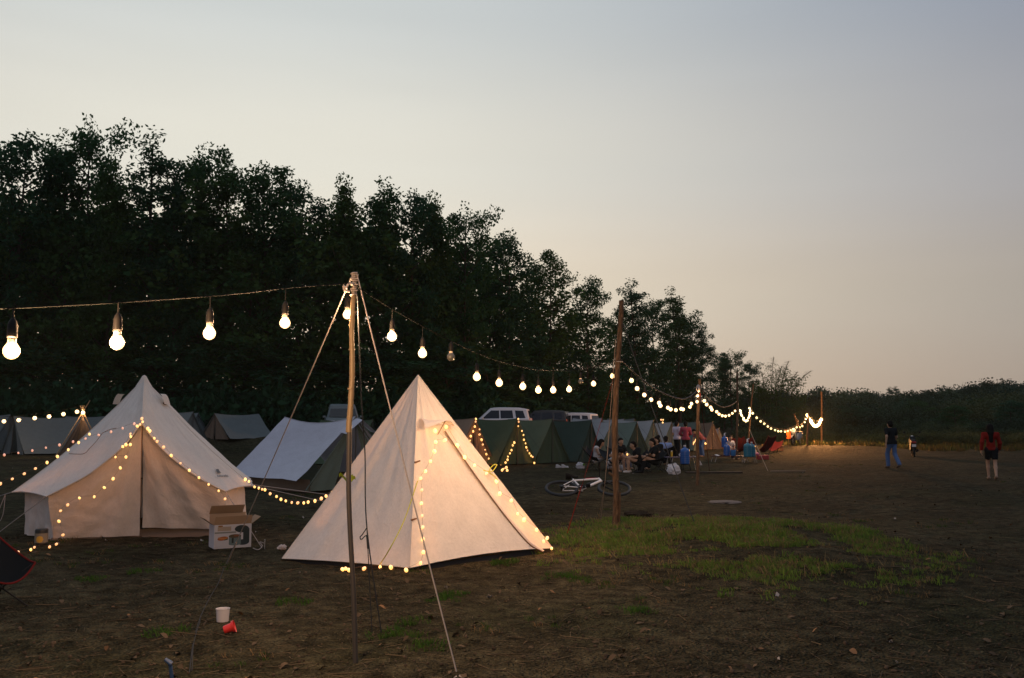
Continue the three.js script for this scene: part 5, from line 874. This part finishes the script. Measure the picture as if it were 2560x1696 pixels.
// ------------------------------------------------------------------ people
// bones: [a, b, ra, rb]; smooth union of tapered capsules, meshed with surface nets
function capsule(p, b) {
  const [A, B, ra, rb] = b, ax = p.x - A.x, ay = p.y - A.y, az = p.z - A.z, bx = B.x - A.x, by = B.y - A.y, bz = B.z - A.z, t = clamp((ax * bx + ay * by + az * bz) / (bx * bx + by * by + bz * bz + 1e-9));
  const x = ax - bx * t, y = ay - by * t, z = az - bz * t; return Math.sqrt(x * x + y * y + z * z) - mix(ra, rb, t);
}
function skinMesh(bones, cell, k = .03, cut = null, grow = 0) {
  const lo = V(9, 9, 9), hi = V(-9, -9, -9); for (const [a, b, ra, rb] of bones) { const r = Math.max(ra, rb) + grow + cell * 2; for (const p of [a, b]) { lo.min(V(p.x - r, p.y - r, p.z - r)); hi.max(V(p.x + r, p.y + r, p.z + r)); } }
  const p = V(0, 0, 0), f = (x, y, z) => { p.set(x, y, z); let d = 9; for (const b of bones) { const e = capsule(p, b); if (e > d + k) continue; const h = clamp(.5 + .5 * (d - e) / k); d = mix(d, e, h) - k * h * (1 - h); } d -= grow; if (cut) d = Math.max(d, cut(p)); return d; };
  const n = [hi.x - lo.x, hi.y - lo.y, hi.z - lo.z].map((l) => Math.ceil(l / cell) + 1), [nx, ny, nz] = n, F = new Float32Array(nx * ny * nz), at3 = (i, j, l) => (l * ny + j) * nx + i;
  for (let l = 0; l < nz; l++) for (let j = 0; j < ny; j++) for (let i = 0; i < nx; i++) F[at3(i, j, l)] = f(lo.x + i * cell, lo.y + j * cell, lo.z + l * cell);
  const id = new Int32Array(nx * ny * nz).fill(-1), P = [], ix = [], nor = [];
  for (let l = 0; l < nz - 1; l++) for (let j = 0; j < ny - 1; j++) for (let i = 0; i < nx - 1; i++) {
    let c = 0, sx = 0, sy = 0, sz = 0; const g = []; for (let q = 0; q < 8; q++) g.push(F[at3(i + (q & 1), j + (q >> 1 & 1), l + (q >> 2))]);
    for (const [a, b] of EDGES) if (g[a] < 0 !== g[b] < 0) { const t = g[a] / (g[a] - g[b]); c++; sx += mix(a & 1, b & 1, t); sy += mix(a >> 1 & 1, b >> 1 & 1, t); sz += mix(a >> 2, b >> 2, t); }
    if (!c) continue; id[at3(i, j, l)] = P.length / 3; const x = lo.x + (i + sx / c) * cell, y = lo.y + (j + sy / c) * cell, z = lo.z + (l + sz / c) * cell; P.push(x, y, z);
    const e = cell * .6, v = V(f(x + e, y, z) - f(x - e, y, z), f(x, y + e, z) - f(x, y - e, z), f(x, y, z + e) - f(x, y, z - e)).normalize(); nor.push(v.x, v.y, v.z);
  }
  const quad = (a, b, c, d, flip) => { if (a < 0 || b < 0 || c < 0 || d < 0) return; flip ? ix.push(a, c, b, a, d, c) : ix.push(a, b, c, a, c, d); };
  for (let l = 1; l < nz - 1; l++) for (let j = 1; j < ny - 1; j++) for (let i = 1; i < nx - 1; i++) {
    const s = F[at3(i, j, l)] < 0;
    if (s !== F[at3(i + 1, j, l)] < 0) quad(id[at3(i, j - 1, l - 1)], id[at3(i, j, l - 1)], id[at3(i, j, l)], id[at3(i, j - 1, l)], !s);
    if (s !== F[at3(i, j + 1, l)] < 0) quad(id[at3(i - 1, j, l - 1)], id[at3(i - 1, j, l)], id[at3(i, j, l)], id[at3(i, j, l - 1)], !s);
    if (s !== F[at3(i, j, l + 1)] < 0) quad(id[at3(i - 1, j - 1, l)], id[at3(i, j - 1, l)], id[at3(i, j, l)], id[at3(i - 1, j, l)], !s);
  }
  const g = new THREE.BufferGeometry(); g.setAttribute('position', new THREE.Float32BufferAttribute(P, 3)); g.setAttribute('normal', new THREE.Float32BufferAttribute(nor, 3)); g.setIndex(ix); return ready(g);
}
const EDGES = []; for (let a = 0; a < 8; a++) for (const k of [1, 2, 4]) if (!(a & k)) EDGES.push([a, a | k]);
const POSES = {
  stand: { pel: [0, .93, 0], che: [0, 1.27, 0], nec: [0, 1.42, .0], hea: [0, 1.54, .02], face: [0, 0, 1], sh: [[.175, 1.37, 0], [-.175, 1.37, 0]], el: [[.215, 1.1, -.03], [-.215, 1.1, -.03]], wr: [[.19, .87, .06], [-.19, .87, .06]], kn: [[.10, .5, .02], [-.10, .5, .02]], an: [[.1, .08, -.02], [-.1, .08, -.02]] },
  walk: { pel: [0, .92, 0], che: [0, 1.26, .03], nec: [0, 1.41, .05], hea: [0, 1.53, .08], face: [0, -.05, 1], sh: [[.18, 1.36, .03], [-.18, 1.36, .03]], el: [[.25, 1.12, -.08], [-.25, 1.1, .06]], wr: [[.27, .88, -.06], [-.24, .9, .18]], kn: [[.09, .5, .14], [-.09, .49, -.03]], an: [[.08, .09, .12], [-.07, .14, -.3]] },
  sit: { pel: [0, .36, 0], che: [0, .68, .03], nec: [0, .83, .07], hea: [0, .95, .12], face: [0, -.15, 1], sh: [[.17, .78, .04], [-.17, .78, .04]], el: [[.22, .55, .14], [-.22, .55, .14]], wr: [[.12, .5, .36], [-.12, .5, .36]], kn: [[.13, .5, .40], [-.13, .5, .40]], an: [[.12, .08, .5], [-.12, .08, .5]] },
  squat: { pel: [0, .28, 0], che: [0, .6, .12], nec: [0, .74, .19], hea: [0, .86, .25], face: [0, -.15, 1], sh: [[.18, .7, .14], [-.18, .7, .14]], el: [[.2, .5, .34], [-.2, .5, .34]], wr: [[.08, .5, .55], [-.08, .5, .55]], kn: [[.14, .50, .38], [-.14, .50, .38]], an: [[.12, .08, .16], [-.12, .08, .16]] },
  bend: { pel: [0, .9, -.1], che: [0, 1.13, .16], nec: [0, 1.2, .3], hea: [0, 1.24, .42], face: [0, -.7, .7], sh: [[.17, 1.17, .24], [-.17, 1.17, .24]], el: [[.19, .92, .32], [-.19, .92, .32]], wr: [[.12, .72, .42], [-.12, .72, .42]], kn: [[.1, .49, .03], [-.1, .49, .0]], an: [[.1, .08, -.05], [-.1, .08, -.1]] },
};
function person(label, p, turn, pose, o) {
  const J = { ...POSES[pose], ...(o.J ?? {}) }, v = (a) => V(...a), T = thing('person', label, 'person', p, turn); T.scale.setScalar((o.h ?? 1.65) / 1.65);
  const pel = v(J.pel), che = v(J.che), nec = v(J.nec), hea = v(J.hea), fc = v(J.face).normalize(), sh = J.sh.map(v), el = J.el.map(v), wr = J.wr.map(v), kn = J.kn.map(v), an = J.an.map(v), side = V(1, 0, 0), up = che.clone().sub(pel).normalize();
  const hip = [1, -1].map((s) => pel.clone().addScaledVector(side, s * .085).addScaledVector(up, -.03)), slim = o.slim ?? 1, upH = side.clone().cross(fc).normalize().multiplyScalar(-1);
  const toe = an.map((a, i) => { const d = a.clone().sub(kn[i]); return a.clone().add(V(0, -a.y + .035 + Math.max(0, a.y - .1) * .4, .14)); });
  const torso = [[hip[0], hip[1], .10 * slim, .10 * slim], [pel, lerp3(pel, che, .45), .115 * slim, .105 * slim], [lerp3(pel, che, .3), che, .1 * slim, .12 * slim], [lerp3(sh[0], che, .45), lerp3(sh[1], che, .45), .095 * slim, .095 * slim], [sh[0], sh[1], .05, .05]];
  const upper = [0, 1].map((i) => [sh[i], el[i], .052 * slim, .040 * slim]), fore = [0, 1].map((i) => [el[i], wr[i], .040 * slim, .026 * slim]), thigh = [0, 1].map((i) => [hip[i], kn[i], .085 * slim, .054 * slim]), calf = [0, 1].flatMap((i) => [[kn[i], lerp3(kn[i], an[i], .35), .052 * slim, .055 * slim], [lerp3(kn[i], an[i], .35), an[i], .055 * slim, .034]]), feet = [0, 1].map((i) => [an[i].clone().add(V(0, -.035, -.02)), toe[i], .036, .03]);
  const crown = hea.clone().addScaledVector(upH, .045).addScaledVector(fc, -.012), chin = hea.clone().addScaledVector(upH, -.055).addScaledVector(fc, .035);
  const head = [[crown, hea, .088, .08], [hea, chin, .078, .046], [nec.clone().addScaledVector(up, -.06), hea.clone().addScaledVector(upH, -.04), .055, .05], [hea.clone().addScaledVector(fc, .08).addScaledVector(upH, .01), hea.clone().addScaledVector(fc, .098).addScaledVector(upH, -.02), .010, .015]];
  const ear = [1, -1].map((s) => [hea.clone().addScaledVector(side, s * .082), hea.clone().addScaledVector(side, s * .085).addScaledVector(upH, -.03), .014, .012]);
  const bodyG = skinMesh([...torso, ...upper, ...fore, ...thigh, ...calf, ...feet, ...head, ...ear], .016, .028), parts = [bodyG];
  // hands: palm and five bent fingers
  [0, 1].forEach((i) => {
    const d = wr[i].clone().sub(el[i]).normalize(), s = i ? -1 : 1, acr = V(0, 0, 1).cross(d).lengthSq() > .01 ? V(0, 0, 1).addScaledVector(d, -d.z).normalize() : V(0, 1, 0), inn = d.clone().cross(acr).normalize().multiplyScalar(s), palm = wr[i].clone().addScaledVector(d, .075);
    parts.push(limb(wr[i], palm, .024, .03, 7), ball(.03, palm, 7));
    for (let k = 0; k < 4; k++) { const b = palm.clone().addScaledVector(acr, (k - 1.5) * .018).addScaledVector(d, .012), L1 = [.036, .042, .040, .032][k], m = b.clone().addScaledVector(d, L1).addScaledVector(inn, .012), e = m.clone().addScaledVector(d, L1 * .6).addScaledVector(inn, .022); parts.push(limb(b, m, .0095, .0085, 5), limb(m, e, .0085, .006, 5)); }
    const tb = wr[i].clone().addScaledVector(d, .03).addScaledVector(acr, .024), tm = tb.clone().addScaledVector(d, .026).addScaledVector(acr, .024), te = tm.clone().addScaledVector(d, .03).addScaledVector(inn, .012); parts.push(limb(tb, tm, .012, .01, 5), limb(tm, te, .01, .007, 5));
  });
  const body = obj('body', parts, o.skin ?? M.skin, T);
  obj('eyes', [1, -1].map((s) => ball(.011, hea.clone().addScaledVector(fc, .074).addScaledVector(side, s * .032).addScaledVector(upH, .012), 6)), M.black, T); obj('mouth', [limb(hea.clone().addScaledVector(fc, .083).addScaledVector(side, .02).addScaledVector(upH, -.052), hea.clone().addScaledVector(fc, .083).addScaledVector(side, -.02).addScaledVector(upH, -.052), .006, .006, 5)], plain(.25, .1, .08), T);
  // hair
  const hb = [[crown.clone().addScaledVector(fc, -.012).addScaledVector(upH, .012), crown.clone().addScaledVector(fc, -.045).addScaledVector(upH, -.05), .095, .085]];
  if (o.hair === 'long') { const nape = nec.clone().addScaledVector(fc, -.075), low = nape.clone().addScaledVector(up, -.26).addScaledVector(fc, -.03); hb.push([crown.clone().addScaledVector(fc, -.05), nape, .085, .085], [nape, low, .085, .06], ...[1, -1].map((s) => [hea.clone().addScaledVector(side, s * .075), nec.clone().addScaledVector(side, s * .08).addScaledVector(up, -.08), .035, .035])); }
  if (o.hair === 'bun') hb.push([crown.clone().addScaledVector(fc, -.08).addScaledVector(upH, .07), crown.clone().addScaledVector(fc, -.1).addScaledVector(upH, .08), .055, .055]);
  const fp = hea.clone(); obj('hair', [skinMesh(hb, .014, .03, (q) => { const r = q.clone().sub(fp), ff = r.dot(fc), uu = r.dot(upH); return Math.min(ff - .02, Math.max(ff - .075, .06 - uu) ); })], o.hairMat ?? M.hair, T);
  // clothes
  const cutEnd = (A, B, t, s) => [A, lerp3(A, B, t), s[0], mix(s[0], s[1], t)];
  const arms = o.sleeve === 'none' ? [] : upper.map((b) => o.sleeve === 'long' ? b : cutEnd(b[0], b[1], .62, [b[2], b[3]])), longS = o.sleeve === 'long' ? fore.map((b) => cutEnd(b[0], b[1], .9, [b[2] + .006, b[3] + .008])) : [];
  const hem = pel.clone().addScaledVector(up, o.hem ?? -.09), neckP = nec.clone().addScaledVector(up, .015);
  obj('shirt', [skinMesh([...torso, ...arms, ...longS], .016, .03, (q) => Math.max(hem.clone().sub(q).dot(up), q.clone().sub(neckP).dot(up)), .019)], o.shirt, T);
  const lg = o.legs === 'short' ? thigh.map((b) => cutEnd(b[0], b[1], .55, [b[2] + .012, b[3] + .02])) : [...thigh, ...[0, 1].map((i) => cutEnd(kn[i], an[i], .96, [.062, .055]))];
  const waist = pel.clone().addScaledVector(up, .07); obj(o.legs === 'short' ? 'shorts' : 'trousers', [skinMesh([...torso.slice(0, 2), ...lg], .016, .03, (q) => q.clone().sub(waist).dot(up), .013)], o.pants, T);
  if (o.shoes) obj('shoes', feet.map((f) => skinMesh([f], .014, .02, null, .012)), o.shoes, T);
  return T;
}
const dark = plain(.016, .018, .02, .9), denim = plain(.085, .15, .30, .85), pink = plain(.30, .06, .09, .85);
person('person in a dark top and light blue jeans walking away across the field', gnd(2232, 1171), Math.PI + .25, 'walk', { h: 1.7, shirt: dark, pants: denim, hair: 'short', sleeve: 'short', shoes: plain(.12, .09, .07) });
person('person with black hair, red top and black shorts walking away at the right', gnd(2482, 1200), Math.PI - .35, 'walk', { h: 1.58, shirt: plain(.20, .018, .013, .9), pants: dark, hair: 'long', sleeve: 'long', legs: 'short', hem: -.05, slim: .92, shoes: plain(.3, .2, .14) });
const G = (u, d) => foot(u, d);
{
  const c1 = G(1490, 33.3); person('woman with long black hair and white strapless top bent forward in a low chair', c1, 1.25, 'sit', { shirt: plain(.6, .58, .57, .9), pants: plain(.55, .55, .58), hair: 'long', sleeve: 'none', slim: .9, J: { nec: [0, .82, .12], hea: [0, .93, .2], face: [0, -.5, .85] } });
  moonChair('black low camp chair under the woman in white', G(1483, 33.35).add(V(0, -.02, 0)), 1.25, 1.05, plain(.02, .022, .026, .85), M.black, undefined, .42);
  const c2 = G(1532, 32.6); person('person in a white top bending over dark trousers, half hidden by the rough wooden pole', c2, .5, 'sit', { shirt: plain(.6, .58, .57, .9), pants: plain(.02, .035, .05, .9), hair: 'long', sleeve: 'none', slim: .95, J: { che: [0, .6, .2], nec: [0, .66, .33], hea: [0, .66, .45], face: [0, -.8, .6], sh: [[.17, .64, .24], [-.17, .64, .24]] } });
  moonChair('dark camp chair under the bending person behind the rough wooden pole', G(1530, 32.8), .5, 1.0, plain(.02, .025, .03, .85), M.black, undefined, .4);
  person('man in a dark t-shirt sitting right behind the rough wooden pole, facing the camera', G(1547, 34.8), .5, 'sit', { shirt: dark, pants: plain(.1, .1, .12), hair: 'short', sleeve: 'short', h: 1.72 });
  moonChair('dark camp chair under the man in the dark t-shirt facing the camera', G(1546, 35.0), .5, 1.0, plain(.02, .022, .024, .85), M.black, undefined, .4);
  person('person in black with bare legs and white shoes leaning to the low table', G(1597, 31.8), -1.45, 'sit', { shirt: dark, pants: dark, hair: 'short', sleeve: 'short', legs: 'short', shoes: plain(.5, .48, .45), J: { che: [0, .66, .1], nec: [0, .8, .16], hea: [0, .92, .22], wr: [[.1, .52, .46], [-.1, .55, .46]], an: [[.12, .08, .42], [-.12, .08, .3]] } });
  moonChair('black camp chair under the person in black with bare legs', G(1602, 31.9), -1.45, 1.0, plain(.015, .017, .02, .85), M.black, undefined, .4);
  person('man in black sitting with folded arms, face in profile to the left', G(1638, 31.8), -1.4, 'sit', { shirt: dark, pants: dark, hair: 'short', sleeve: 'short', h: 1.75, shoes: M.black, J: { wr: [[-.08, .56, .2], [.08, .58, .22]], pel: [0, .37, 0] } });
  moonChair('black camp chair under the man with folded arms', G(1643, 31.9), -1.4, 1.0, plain(.015, .017, .02, .85), M.black, undefined, .4);
  person('person with a hair bun in black sitting behind the man with folded arms', G(1648, 34), -1.2, 'sit', { shirt: dark, pants: dark, hair: 'bun', sleeve: 'short', h: 1.78, J: { pel: [0, .42, 0] } });
  person('person in a light blue striped shirt seen from behind, sitting left of the low table', G(1663, 36.5), Math.PI - .3, 'sit', { shirt: new THREE.MeshStandardMaterial({ map: (() => { const t = tex(64, (u, v) => (Math.floor(v * 8) % 2 ? [.62, .68, .8] : [.42, .52, .74])); t.repeat.set(3, 3); return t; })(), roughness: .9 }), pants: dark, hair: 'short', sleeve: 'short', h: 1.7 });
  moonChair('black camp chair under the person in the striped shirt', G(1664, 36.4), Math.PI - .3, 1.05, plain(.015, .017, .02, .85), M.black, undefined, .34);
  person('standing person in a white shirt and black trousers, left of the person in pink', G(1692, 45), 2.2, 'stand', { shirt: plain(.58, .52, .6, .9), pants: dark, hair: 'short', sleeve: 'short', h: 1.7, J: { wr: [[.16, 1.1, .25], [-.19, .95, .16]] } });
  person('standing person in a pink red top and black trousers, seen from behind', G(1714, 44), Math.PI, 'stand', { shirt: pink, pants: dark, hair: 'short', sleeve: 'long', h: 1.68, J: { el: [[.25, 1.12, .06], [-.25, 1.12, .06]], wr: [[.1, 1.05, .25], [-.1, 1.05, .25]] } });
  person('person in a pink top and blue jeans bending forward behind the thinner pole', G(1752, 46), -1.1, 'bend', { shirt: plain(.36, .12, .12, .9), pants: denim, hair: 'short', sleeve: 'short', h: 1.62 });
  person('person with black hair in white sitting behind the round blue jug', G(1822, 43), .3, 'sit', { shirt: plain(.4, .4, .42, .9), pants: dark, hair: 'short', sleeve: 'short', h: 1.65 });
}
renderer.render(scene, camera);
